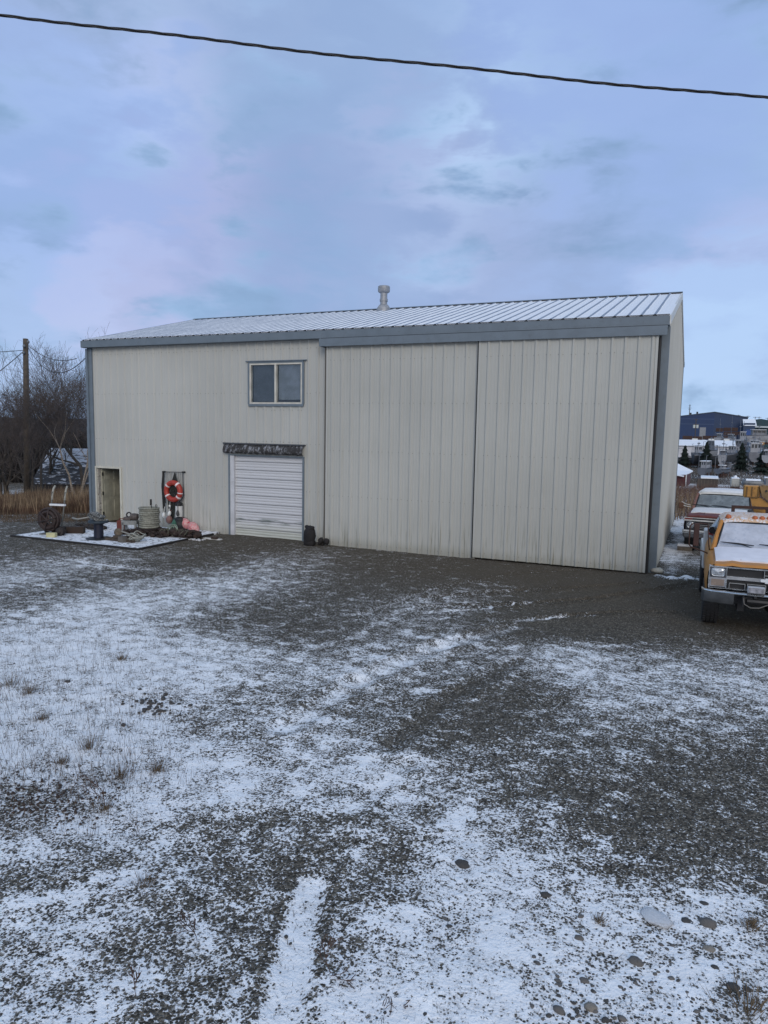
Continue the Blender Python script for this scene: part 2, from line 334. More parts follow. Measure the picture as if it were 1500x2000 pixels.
# snow cover seen over the yard: (u, v, cover 0..9) looked up in the photo, turned into ground points
SN = {1075: '0:2 150:1 300:1 450:1 600:1 750:1 900:1 1050:1 1200:1 1310:2 1360:3',
 1100: '0:4 70:4 150:4 220:4 280:4 340:1 400:1 450:4 520:5 600:4 680:2 780:2 880:2 1000:1 1150:1 1300:0 1400:0',
 1125: '0:6 80:6 150:3 220:2 300:4 400:4 500:4 560:4 650:2 750:1 900:0 1050:0 1200:0 1350:0 1450:0',
 1150: '0:5 80:2 150:5 230:5 300:6 400:6 500:6 580:3 680:2 800:2 900:3 1000:2 1150:0 1300:0 1450:0',
 1175: '0:3 100:4 200:5 300:5 400:5 500:3 600:3 700:3 800:3 860:5 920:4 1000:1 1150:0 1300:0 1450:0',
 1200: '0:3 80:7 150:7 250:6 330:5 400:3 500:2 600:2 700:3 780:4 850:4 920:2 1000:1 1150:0 1300:0 1450:0',
 1225: '0:4 80:6 150:6 250:5 350:3 450:2 600:2 700:3 800:3 880:3 950:2 1050:1 1150:0 1300:0 1450:0',
 1250: '0:8 100:8 200:8 300:7 400:7 450:4 520:3 600:3 700:3 780:5 860:5 940:5 1020:2 1150:2 1250:2 1350:2 1450:2',
 1280: '0:8 100:8 200:8 300:8 400:7 500:6 600:5 700:5 780:4 850:4 950:3 1020:4 1080:7 1130:7 1200:3 1280:5 1380:5 1480:5',
 1315: '0:8 100:9 200:8 300:8 400:7 450:4 520:5 620:6 720:5 780:4 880:4 980:3 1060:3 1150:6 1180:6 1240:4 1320:5 1400:5 1480:5',
 1350: '0:7 30:3 80:8 180:8 280:7 310:5 400:5 500:4 600:3 700:3 800:4 900:3 1000:2 1060:2 1120:4 1200:5 1300:5 1400:4 1480:5',
 1400: '0:8 100:8 200:8 300:7 350:4 430:4 500:5 560:5 620:3 700:4 800:3 900:2 980:2 1060:2 1120:4 1180:3 1230:5 1300:4 1400:5 1480:4',
 1440: '0:8 100:8 200:8 300:8 380:5 450:4 550:4 650:6 700:5 800:3 900:2 1000:3 1060:3 1130:4 1200:3 1280:4 1350:4 1430:3 1490:3',
 1480: '0:8 100:8 150:6 200:8 300:8 400:6 480:5 560:5 650:5 720:5 800:3 880:4 920:5 1000:3 1080:4 1160:3 1250:3 1350:2 1450:2',
 1520: '0:7 60:4 130:3 200:7 300:8 400:7 480:6 560:6 650:5 720:6 780:6 850:5 920:3 1000:3 1100:3 1200:3 1350:2 1450:3',
 1560: '0:5 70:3 130:3 200:6 300:7 360:5 450:7 550:5 650:5 750:5 850:4 950:4 1050:3 1150:2 1300:2 1450:3',
 1610: '0:4 60:5 130:6 220:6 300:4 400:4 500:3 600:3 660:5 750:3 850:5 920:6 1000:4 1080:4 1180:2 1300:2 1430:2',
 1660: '0:6 60:5 130:4 220:5 300:5 400:4 500:4 600:3 680:4 780:3 860:5 920:6 1000:5 1080:4 1180:4 1280:3 1400:3 1490:3',
 1710: '0:4 60:4 130:4 200:6 260:5 320:4 400:4 500:3 590:4 630:4 670:3 760:4 850:6 930:7 1000:6 1060:4 1150:5 1250:3 1380:4 1480:4',
 1770: '0:4 60:5 130:4 200:4 260:5 330:5 400:3 480:4 540:4 590:4 630:4 680:4 760:5 850:6 930:7 1000:7 1070:4 1140:5 1200:6 1280:7 1380:6 1480:5',
 1830: '0:5 60:6 130:6 200:4 280:4 360:5 450:4 520:4 580:5 630:4 700:4 780:6 860:7 940:7 1020:7 1100:6 1180:5 1260:7 1340:7 1420:5 1490:6',
 1890: '0:5 80:5 170:5 260:4 350:5 430:4 500:5 560:5 620:5 700:6 780:7 860:8 940:8 1020:7 1100:7 1180:6 1260:7 1340:6 1400:4 1480:6',
 1950: '0:5 80:5 170:6 230:5 290:2 350:4 430:4 500:6 580:6 650:6 720:7 800:8 900:8 1000:8 1100:7 1200:7 1300:7 1380:6 1440:3 1490:6',
 2010: '0:5 100:5 200:6 290:3 370:5 450:6 550:7 650:7 750:8 850:8 950:8 1050:7 1150:7 1250:7 1350:7 1450:6'}
pts = []
for v, s in SN.items():
    for t in s.split():
        u, c = t.split(':'); q = gp(float(u), v); d = (q-CAM).length
        pts.append((q.x, q.y, float(c)/9, d))
pts = np.array(pts)
cov = np.zeros_like(X); yard = (X > -26) & (X < 6) & (Y > -19.2) & (Y < 2)
gx, gy = X[yard], Y[yard]; num = np.zeros(len(gx)); den = np.zeros(len(gx))
wx = gx+.35*vnoise(gx, gy, 1.3, 5); wy = gy+.35*vnoise(gx, gy, 1.3, 6)
# kernels stretched along the view direction, as the samples are
for (px, py, c, d) in pts:
    r = .045*d+.02; L = r*max(1, d/7)
    k = np.exp(-(((wx-px)/(r*1.1))**2+((wy-py)/L)**2)); num += k*c; den += k
cv_ = np.where(den > 1e-9, num/np.maximum(den, 1e-9), .35)
cov[...] = .40+.5*vnoise(X, Y, .12, 9)+.25*vnoise(X, Y, .4, 19); cov[yard] = cv_
# calibrate cover to noise threshold
cov = .03+.90*cov
al = (X > 0) & (Y > -3.2) & (Y < 14); cov = np.where(al, .12+.50*np.clip((Y+.5)/4, 0, 1)*(.7+1.3*vnoise(X, Y, .9, 31))+.25*np.exp(-((X-.35)/.25)**2)*(Y > 0), cov)
cov = np.where(cov > .60,   .60+(cov-.60)*.42, cov)
cov = np.where((Y > -.15) & (Y < 11.6) & (X > -18.4) & (X < 0.0), .0, cov)
Z = hgt(X, Y)+(.03*vnoise(X, Y, .5, 1)+.022*vnoise(X, Y, 2.1, 2)+.012*vnoise(X, Y, 6.5, 3))*yard
def track(pl, wdt, depth, dsnow=0):
    global Z, cov
    for i in range(len(pl)-1):
        a = np.array(pl[i][:2]); b = np.array(pl[i+1][:2]); d = b-a; L2 = (d**2).sum()
        t = np.clip(((X-a[0])*d[0]+(Y-a[1])*d[1])/L2, 0, 1); dist = np.hypot(X-a[0]-t*d[0], Y-a[1]-t*d[1])
        k = np.exp(-(dist/wdt)**2); rim = np.exp(-((dist-wdt*1.7)/(wdt*.5))**2)
        Z = Z-depth*k+depth*.7*rim; cov = cov+dsnow*k
tr = lambda uv: [tuple(gp(u, v)) for u, v in uv]
def band(pl, hw, val):
    global Z, cov
    for i in range(len(pl)-1):
        a = np.array(pl[i][:2]); b = np.array(pl[i+1][:2]); d = b-a; L2 = (d**2).sum()
        t = ((X-a[0])*d[0]+(Y-a[1])*d[1])/L2; dist = np.hypot(X-a[0]-t*d[0], Y-a[1]-t*d[1])
        m = (t >= 0) & (t <= 1); ins = m*(1/(1+np.exp((dist-hw)/.012))); rim = m*np.exp(-((dist-hw-.055)/.035)**2)
        cov = cov*(1-ins)+val*ins-rim*.22; Z = Z-.02*ins+.008*rim
band(tr([(612, 1712), (590, 1800), (565, 1900), (540, 2040)]), .11, .76)
track(tr([(830, 1168), (960, 1158), (1100, 1150), (1250, 1140)]), .07, .06, .12)
track(tr([(820, 1185), (1000, 1182), (1150, 1172), (1300, 1150), (1360, 1138)]), .07, .07, .10)
track(tr([(1090, 1205), (1200, 1197), (1330, 1196)]), .06, .06, .12)
track(tr([(840, 1196), (960, 1187), (1040, 1176)]), .05, .03, .35)
track(tr([(1040, 1208), (1100, 1203), (1160, 1204)]), .05, .03, .35)
track(tr([(700, 1200), (840, 1150), (1000, 1120), (1180, 1108)]), .06, .03, .12)
track(tr([(560, 1420), (700, 1330), (860, 1262), (1000, 1225)]), .16, .03, .14)
track(tr([(760, 1460), (900, 1350), (1010, 1290)]), .13, .02, -.12)
track(tr([(690, 1580), (790, 1500), (820, 1490)]), .10, .01, .10)
track(tr([(960, 1215), (1060, 1208), (1160, 1200)]), .09, .02, .2)
track(tr([(1285, 1124), (1312, 1130), (1340, 1128), (1372, 1134)]), .10, -.03, .55)
track(tr([(850, 1120), (950, 1142), (1060, 1150)]), .12, .02, .15)
track(tr([(120, 1090), (220, 1105), (300, 1112)]), .12, .03, .2)
brown = np.clip(1-np.abs(Y+2.2)/4.5, 0, 1)*(X > -16)*(X < 9)+np.clip((Y-1)/3, 0, 1)
def mkground():
    ny, nx = X.shape; me = bpy.data.meshes.new('ground')
    co = np.stack([X, Y, Z], -1).reshape(-1, 3).astype(np.float32)
    i = np.arange(ny*nx).reshape(ny, nx); q = np.stack([i[:-1, :-1], i[:-1, 1:], i[1:, 1:], i[1:, :-1]], -1).reshape(-1)
    me.vertices.add(len(co)); me.vertices.foreach_set('co', co.reshape(-1)); me.loops.add(len(q)); me.loops.foreach_set('vertex_index', q.astype(np.int32))
    nf = len(q)//4; me.polygons.add(nf); me.polygons.foreach_set('loop_start', np.arange(nf, dtype=np.int32)*4)
    me.update(calc_edges=True); me.polygons.foreach_set('use_smooth', [True]*nf)
    for nm, arr in (('snow', cov), ('brown', brown)):
        a = me.attributes.new(nm, 'FLOAT', 'POINT'); a.data.foreach_set('value', np.clip(arr, 0, 1.2).reshape(-1).astype(np.float32))
    me.materials.append(groundm); o = bpy.data.objects.new('ground', me); COL.objects.link(o); o['kind'] = 'structure'
mkground()
# ------------------------------------------------------------------ the metal building
W, D, HE, HR = 18.29, 11.436, 6.10, 7.68
PITCH = .305
def ribs(x0, x1):
    """profile of an R panel between x0 and x1: list of (x, offset, ribflag)"""
    out = [(x0, 0)]; k = math.ceil((x0-.03)/PITCH)
    while k*PITCH < x1-.05:
        c = k*PITCH
        if c > x0+.05:
            out += [(c-.048, 0), (c-.02, .031), (c+.02, .031), (c+.048, 0)]
        for m in (c+.11, c+.195):
            if m+.02 < x1 and m > x0+.04: out += [(m-.012, 0), (m, .005), (m+.012, 0)]
        k += 1
    out.append((x1, 0)); return out
def panel_front(mb, x0, x1, z0, z1, y, zt=None):
    pr = ribs(x0, x1); V = []
    for x, o in pr: V += [(x, y-o, z0), (x, y-o, z1)]
    mb.add(V, [(2*i, 2*i+2, 2*i+3, 2*i+1) for i in range(len(pr)-1)])
def screws(mb, x0, x1, zs, y):
    k = math.ceil(x0/PITCH)
    while k*PITCH < x1-.05:
        for z in zs:
            for dx in (-.055, .06):
                c = k*PITCH+dx+random.uniform(-.004, .004); zz_ = z+random.uniform(-.01, .01)
                if c > x0+.02: mb.box((c-.007, y-.008, zz_-.007), (c+.007, y+.001, zz_+.007))
        k += 1
bld = thing('metal_building', 'large cream ribbed metal shop building with snowy low gable roof and two tall sliding doors', 'building', (0, 0, 0))
fw = MB()
EX0, EX1, EZ = -18.06, -17.02, 1.90       # entry door opening
RX0, RX1, RZ = -12.57, -9.92, 2.53        # roller door opening
WX0, WX1, WZ0, WZ1 = -11.80, -9.96, 4.08, 5.29
for (a, b, c, d) in [(-W, EX0, -.05, 5.95), (EX0, EX1, EZ, 5.95), (EX1, RX0, -.05, 5.95), (RX0, WX0, RZ, 5.95), (WX0, RX1, RZ, WZ0), (WX0, WX1, WZ1, 5.95), (RX1, 0, -.05, WZ0), (RX1, 0, WZ0, 5.95), (WX1, RX1, WZ0, 5.95)]:
    panel_front(fw, a, b, c, d, 0)
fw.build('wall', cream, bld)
sb = MB(); screws(sb, -W+.2, RX0, (.15, 1.5, 2.9, 4.4, 5.7), 0); screws(sb, RX1, -9.3, (.15, 1.5, 2.9, 4.4, 5.7), 0); screws(sb, RX0, WX0, (2.9, 4.4, 5.7), 0); screws(sb, WX0, WX1, (2.95, 3.9, 5.7), 0)
tag(sb.build('screw_heads', mat('screw heads', (.17, .16, .14), .5, .3), bld), kind='stuff')
# side walls and back wall
def side(mb, x, sgn):
    pr = ribs(0.0, D); V = []
    for y, o in pr:
        top = HE-.15+(HR-HE)*(1-abs(y-D/2)/(D/2)); V += [(x+sgn*o, y, -.3), (x+sgn*o, y, top)]
    mb.add(V, [(2*i, 2*i+2, 2*i+3, 2*i+1) for i in range(len(pr)-1)])
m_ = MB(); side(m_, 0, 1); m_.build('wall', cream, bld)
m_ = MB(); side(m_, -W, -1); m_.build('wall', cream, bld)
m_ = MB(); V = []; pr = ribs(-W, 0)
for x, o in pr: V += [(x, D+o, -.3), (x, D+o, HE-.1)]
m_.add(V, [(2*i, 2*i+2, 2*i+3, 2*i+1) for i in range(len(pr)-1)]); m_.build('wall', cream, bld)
# roof: two slopes of ribbed sheet
def roofslope(name, y0, z0, y1, z1):
    pr = ribs(-W-.10, .04); V = []; att = []; n = 6
    dn = Vector((0, -(z1-z0), (y1-y0))).normalized()
    if dn.z < 0: dn = -dn
    for x, o in pr:
        for k in range(n+1):
            t = k/n; V.append((x, y0+(y1-y0)*t+dn.y*o, z0+(z1-z0)*t+dn.z*o)); att.append(1 if o > .02 else (0.0))
    F = []
    for i in range(len(pr)-1):
        for k in range(n): a = i*(n+1)+k; F.append((a, a+n+1, a+n+2, a+1))
    m = MB(); m.add(V, F); o = m.build(name, roofm, bld)
    a = o.data.attributes.new('rib', 'FLOAT', 'POINT'); a.data.foreach_set('value', att)
    sm = o.modifiers.new('thick', 'SOLIDIFY'); sm.thickness = .004; sm.offset = -1
    return o
roofslope('roof', -.22, HE+.06, D/2, HR); roofslope('roof', D+.22, HE+.06, D/2, HR)
m_ = MB(); m_.box((-9.2, -.30, 5.905), (.0, -.20, 5.925)); m_.build('seam', blackpl, bld)  # black strip painting the shadow between fascia and door track cover
# dark closures under the sheet ends and along the ridge
m_ = MB(); m_.box((-W-.08, -.20, HE-.02), (.02, -.17, HE+.085)); m_.build('closure_strip', blackpl, bld)
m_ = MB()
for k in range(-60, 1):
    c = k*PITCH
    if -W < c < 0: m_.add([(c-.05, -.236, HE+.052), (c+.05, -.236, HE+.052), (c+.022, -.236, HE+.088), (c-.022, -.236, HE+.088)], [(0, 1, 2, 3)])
tag(m_.build('rib_end', blackpl, bld), kind='stuff')  # black faces paint the shaded hollows of the open rib ends
rc = MB(); rc.prism([(D/2-.14, HR+.012), (D/2, HR+.052), (D/2+.14, HR+.012), (D/2+.14, HR+.004), (D/2, HR+.044), (D/2-.14, HR+.004)], -W-.1, .05, 'x'); rc.build('ridge_cap', trim, bld)
m_ = MB(); m_.box((-W-.07, D/2-.12, HR-.03), (.02, D/2-.10, HR+.014)); m_.build('closure_strip', blackpl, bld)
# fascia, door track header, rake trims, corner trims
m_ = MB(); m_.box((-W-.13, -.235, HE-.17), (.03, -.205, HE+.045)); m_.box((-W-.13, -.205, HE-.175), (.03, -.0, HE-.15)); m_.build('fascia', trim, bld)
m_ = MB(); m_.box((-9.2, -.42, 5.68), (.0, -.395, 5.885)); m_.box((-9.2, -.395, 5.875), (.0, -.05, 5.90)); m_.box((-9.2, -.395, 5.68), (-9.18, -.05, 5.875)); m_.build('door_track_cover', trim, bld)
for ya, yb in ((-.23, D/2), (D+.23, D/2)):
    for xx in (.0, -W-.14):
        m_ = MB(); z0, z1 = HE+.05, HR+.01
        m_.prism([(ya, z0), (yb, z1), (yb, z1-.20), (ya, z0-.20)], xx, xx+.055, 'x'); m_.build('rake_trim', whitep if xx == 0 else trim, bld)
m_ = MB(); m_.box((-W-.1, D+.05, HE-.15), (.06, D+.30, HE+.03)); m_.build('gutter', trim, bld)
for (a, b, c, d) in ((-W-.05, -W+.15, -.045, .12), (-.20, .045, -.05, .05), (-W-.05, -W+.1, D-.1, D+.05), (-.1, .045, D-.1, D+.05)):
    m_ = MB(); m_.box((a, c, -.05), (b, d, HE-.18)); m_.build('corner_trim', trim, bld)
m_ = MB(); m_.box((-W-.09, -.09, 3.3), (-W-.0, -.035, 5.9)); m_.box((-W-.10, -.10, 2.6), (-W+.01, -.03, 3.3)); m_.box((-W-.09, -.09, 0), (-W-.0, -.035, 2.6)); m_.build('downspout', trim, bld)
# sliding doors
for (a, b, y, z0, z1) in ((-9.03, -4.50, -.26, -.02, 5.75), (-4.53, -.19, -.33, .035, 5.74)):
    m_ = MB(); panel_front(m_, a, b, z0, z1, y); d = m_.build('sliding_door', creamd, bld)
    for xa_, xb_ in ((a-.005, a+.055), (b-.05, b+.005)): MB().box((xa_, y-.015, z0), (xb_, y+.05, z1)).build('edge_trim', cream, d)
    for za_, zb_ in ((z0, z0+.08), (z1-.1, z1)): MB().box((a+.055, y+.01, za_), (b-.05, y+.05, zb_)).build('rail', greymet, d)
    s_ = MB(); screws(s_, a+.1, b-.1, (z0+.12, 1.45, 2.75, 4.1, 5.3), y); tag(s_.build('screw_heads', MATS['screw heads'], d), kind='stuff')
m_ = MB(); m_.box((-9.12, -.20, -.03), (-9.085, -.0, 5.68)); m_.build('door_guide', mat('brown jamb', (.16, .13, .10), .7), bld)
m_ = MB(); m_.box((-4.565, -.345, .02), (-4.537, -.27, 5.70)); m_.build('seam', blackpl, bld)
m_ = MB(); m_.box((-9.075, -.275, .0), (-9.038, -.22, 5.68)); m_.build('seam', mat('brown grey jamb', (.085, .075, .065), .7), bld)
m_ = MB(); m_.box((-.17, -.27, 0), (-.13, -.05, 5.68)); m_.build('door_guide', blackpl, bld)
# window
wf = MB(); fr = .05
wn = MB().box((WX0-.04, -.055, WZ0-.07), (WX1+.04, -.01, WZ0)).box((WX0-.04, -.055, WZ1), (WX1+.04, -.01, WZ1+.05)).box((WX0-.06, -.055, WZ0), (WX0, -.01, WZ1)).box((WX1, -.055, WZ0), (WX1+.06, -.01, WZ1)).box((WX0-.12, -.085, WZ1+.05), (WX1+.14, -.005, WZ1+.075)).build('window', trim, bld)
wf.box((WX0, -.045, WZ0), (WX0+fr, .06, WZ1)).box((WX1-fr, -.045, WZ0), (WX1, .06, WZ1)).box((WX0+fr, -.045, WZ0), (WX1-fr, .06, WZ0+fr)).box((WX0+fr, -.045, WZ1-fr), (WX1-fr, .06, WZ1)).box(((WX0+WX1)/2-.03, -.05, WZ0+fr), ((WX0+WX1)/2+.03, .06, WZ1-fr))
wf.build('frame', mat('almond vinyl', (.55, .53, .47), .5), wn)
gm, gt, gb = newmat('window glass'); gb.inputs['Base Color'].default_value = (.9, .95, 1, 1); gb.inputs['Roughness'].default_value = .03; gb.inputs['Transmission Weight'].default_value = 1; gb.inputs['IOR'].default_value = 1.45
cxm = (WX0+WX1)/2
MB().box((WX0+fr, .0, WZ0+fr), (cxm-.03, .006, WZ1-fr)).build('pane', gm, wn)
MB().box((cxm+.03, .02, WZ0+fr), (WX1-fr, .026, WZ1-fr)).build('pane', gm, wn)
bl_ = MB(); br_ = MB()
for k in range(34):
    z = WZ1-fr-.02-k*.033
    if z < WZ0+fr+.02: break
    bl_.add([(WX0+.06, .09, z+.013), (cxm-.03, .09, z+.013), (cxm-.03, .112, z-.013), (WX0+.06, .112, z-.013)], [(0, 1, 2, 3)])
    if z > WZ0+.14: br_.add([(cxm+.03, .09, z+.012), (WX1-.05, .09, z+.012), (WX1-.05, .108, z-.012), (cxm+.03, .108, z-.012)], [(0, 1, 2, 3)])
bl_.build('blind', mat('grey blind', (.21, .235, .265), .6), wn); br_.build('blind', mat('pale blind', (.52, .56, .60), .6), wn)
MB().box((WX0-.1, .25, WZ0-.1), (WX1+.1, .27, WZ1+.1)).build('dim_backing', mat('dim room backing', (.06, .06, .065), .9), wn)  # dark sheet, its colour standing for the unlit room behind the blinds
MB().ball((WX1-.22, .06, WZ0+.085), .03, sc3=(1.8, .8, 1)).build('ornament', blackpl, wn)
# roller door
rm, rt_, rb = newmat('white roller door'); pos = rt_.n('ShaderNodeNewGeometry').outputs['Position']; s3 = rt_.n('ShaderNodeSeparateXYZ'); rt_.set(s3.inputs[0], pos)
ns = rt_.noise(rt_.vm('MULTIPLY', pos, (1.3, 1, 9)), 1, 4, .6); zf = rt_.mr(s3.outputs[2], .62, .50); zf2 = rt_.mr(s3.outputs[2], .28, .5)
band = rt_.math('MULTIPLY', zf, zf2)
cc = rt_.mix(rt_.math('MULTIPLY', rt_.math('ADD', band, rt_.mr(s3.outputs[2], .3, .1, 0, .3)), rt_.mr(ns, .45, .62)), (.57, .58, .61), (.16, .19, .18))
cc = rt_.mix(rt_.mr(s3.outputs[2], .55, .1, 0, .55), cc, (.48, .50, .40))
rt_.set(rb.inputs['Base Color'], cc); rb.inputs['Roughness'].default_value = .4
rd = MB(); secs = []; z = -.03; prof = []
while z < RZ+.02:
    prof += [(z, 0), (z+.012, -.012), (z+.040, -.016), (z+.068, -.012), (z+.080, 0)]; z += .087
for x in (RX0+.17, RX1-.02): secs.append([(x, .07+o, zz_) for zz_, o in prof])
rd.loft([secs[1], secs[0]]); rdo = rd.build('roller_door', rm, bld)
m_ = MB()
for k in range(0, 29, 3):
    m_.box((RX0+.17, .052, -.03+k*.087-.010), (RX1-.02, .062, -.03+k*.087+.001))
m_.build('slat_seam', mat('slat seam', (.22, .23, .26), .6), rdo)
m_ = MB(); m_.box((RX0-.03, -.045, -.03), (RX0+.03, .10, RZ)); m_.box((RX1-.02, -.045, -.03), (RX1+.03, .10, RZ)); m_.box((RX0+.03, -.045, RZ-.035), (RX1-.02, .1, RZ)); m_.build('frame', trim, rdo)
m_ = MB(); m_.box((RX0+.03, -.03, .0), (RX0+.17, .11, RZ-.035)); m_.build('guide_rail', mat('white guide', (.55, .56, .59), .5, 0, .1, 3, 0, (.22, .18, .14), (.6, .8)), rdo)
hd = MB(); secs = []
for i in range(61):
    x = RX0-.15+(RX1-RX0+.19)*i/60; jz = .008*math.sin(i*1.9)+random.uniform(-.007, .007); d = .02*random.random()
    secs.append([(x, -.005, RZ+.32), (x, -.06, RZ+.315), (x, -.12-d, RZ+.25+jz), (x, -.16-d, RZ+.14+jz), (x, -.155-d, RZ+.06+jz*1.4), (x, -.10, RZ+.04+jz), (x, -.03, RZ+.035)])
hd.loft(secs); am, a_t, ab = newmat('torn snowy tarp'); ps = a_t.n('ShaderNodeNewGeometry').outputs['Position']
aa = a_t.noise(a_t.vm('MULTIPLY', ps, (13, 4, 7)), 1, 4, .7); a_t.set(ab.inputs['Base Color'], a_t.mix(a_t.mr(aa, .48, .70), (.03, .028, .028), (.30, .31, .34))); ab.inputs['Roughness'].default_value = .8
hd.build('door_hood', am, rdo, True)
MB().box((RX0-.20, -.09, RZ+.322), (RX1+.07, -.002, RZ+.36)).build('drip_cap', mat('dark trim', (.06, .065, .075), .5), rdo)
# entry door, leaf swung inwards
ed = MB().box((EX0-.06, -.06, -.02), (EX0, .12, EZ+.06)).box((EX1, -.06, -.02), (EX1+.06, .12, EZ+.06)).box((EX0, -.06, EZ), (EX1, .12, EZ+.06)).build('entry_door', mat('cream door frame', (.56, .54, .46), .5, 0, .1, 4, 0, (.3, .27, .2), (.62, .8)), bld)
lf = MB(); LX = EX0+.03
lf.box((LX, .13, .02), (LX+.045, 1.06, EZ-.03))
for (y0, y1) in ((.22, .52), (.66, .96)):
    for (z0, z1) in ((.15, .75), (.9, 1.35), (1.48, 1.78)): lf.box((LX+.045, y0, z0), (LX+.058, y1, z1), bev=0)
lf.build('door_leaf', mat('cream door leaf', (.40, .39, .31), .5), ed)
for z in (.25, .95, 1.62): MB().box((LX+.046, .115, z), (LX+.075, .16, z+.12)).build('hinge', blackpl, ed)
MB().ball((LX+.10, .98, .95), .032).tube([(LX+.045, .98, .95), (LX+.09, .98, .95)], .014).build('door_knob', greymet, ed, True)
MB().box((EX0, .0, -.03), (EX0+.03, .35, EZ)).build('jamb', mat('worn jamb', (.42, .40, .36), .6, 0, .2, 6, 0, (.12, .1, .08), (.5, .65)), ed)
# flue on the ridge
vx, vy = -9.8, D/2-.35
vt = MB().lathe([(.26, HR-.16), (.24, HR-.02), (.17, HR+.08), (.15, HR+.10)], (vx, vy, 0), 20).lathe([(.125, HR-.1), (.125, HR+.56)], (vx, vy, 0), 20).lathe([(.145, HR+.22), (.145, HR+.30)], (vx, vy, 0), 20).build('flue', mat('galvanized flue', (.30, .31, .33), .5, .3, .15, 8), bld, 'auto')
MB().lathe([(.13, HR+.50), (.20, HR+.54), (.215, HR+.57), (.215, HR+.72), (.19, HR+.75), (.05, HR+.77)], (vx, vy, 0), 20).build('flue_cap', MATS['galvanized flue'], vt, 'auto')
# slab before the entry door
slab = MB().box((-17.7, -3.66, -.05), (-12.97, -.02, .055)).build('concrete_slab', None or mat('snow covered slab', SNOWC, .8, 0, .08, 3.2, .02, (.13, .125, .12), (.54, .60)))
tag(slab, kind='structure')
tb = MB().box((-17.78, -3.73, -.05), (-12.9, -3.663, .058)).box((-12.967, -3.66, -.05), (-12.9, -.4, .058)).box((-17.78, -3.66, -.05), (-17.703, -.3, .058))
tag(tb.build('timber_edging', mat('black timber', (.02, .018, .018), .8)), 'black timber edging around the snow covered slab by the open entry door', 'edging')
# ------------------------------------------------------------------ pickup trucks
def wheel(parent, x, y, r, wd, rimm):
    s = 1 if x > 0 else -1
    wh = MB().lathe([(r*.62, -wd/2), (r*.92, -wd/2), (r*.985, -wd*.40), (r, -wd*.2), (r, wd*.2), (r*.985, wd*.40), (r*.92, wd/2), (r*.62, wd/2)], (0, 0, 0), 36, 'x')
    for k in range(40):
        a = 2*math.pi*k/40
        for off in (-wd*.36, -wd*.12, wd*.12, wd*.36):
            aa = a+(.04 if abs(off) > wd*.2 else 0.11)
            c, sn = math.cos(aa), math.sin(aa); V = []
            for dx in (-wd*.09, wd*.09):
                for (dr, dt) in ((-.01, -.022), (.009, -.018), (.009, .018), (-.01, .022)):
                    V.append((off+dx, (r+dr)*c-dt*sn, (r+dr)*sn+dt*c))
            wh.add(V, [(0, 1, 2, 3), (7, 6, 5, 4), (0, 4, 5, 1), (1, 5, 6, 2), (2, 6, 7, 3), (3, 7, 4, 0)])
    o = wh.build('tyre', black, parent, 'auto', (x, y, r-.01))
    MB().lathe([(r*.60, -wd*.42), (r*.62, -wd*.48), (r*.55, -wd*.2), (.09, -wd*.15), (.08, wd*.1), (.001, wd*.12)] if s < 0 else [(.001, -wd*.12), (.08, -wd*.1), (.09, wd*.15), (r*.55, wd*.2), (r*.62, wd*.48), (r*.60, wd*.42)], (0, 0, 0), 24, 'x').build('rim', rimm, o, 'auto')
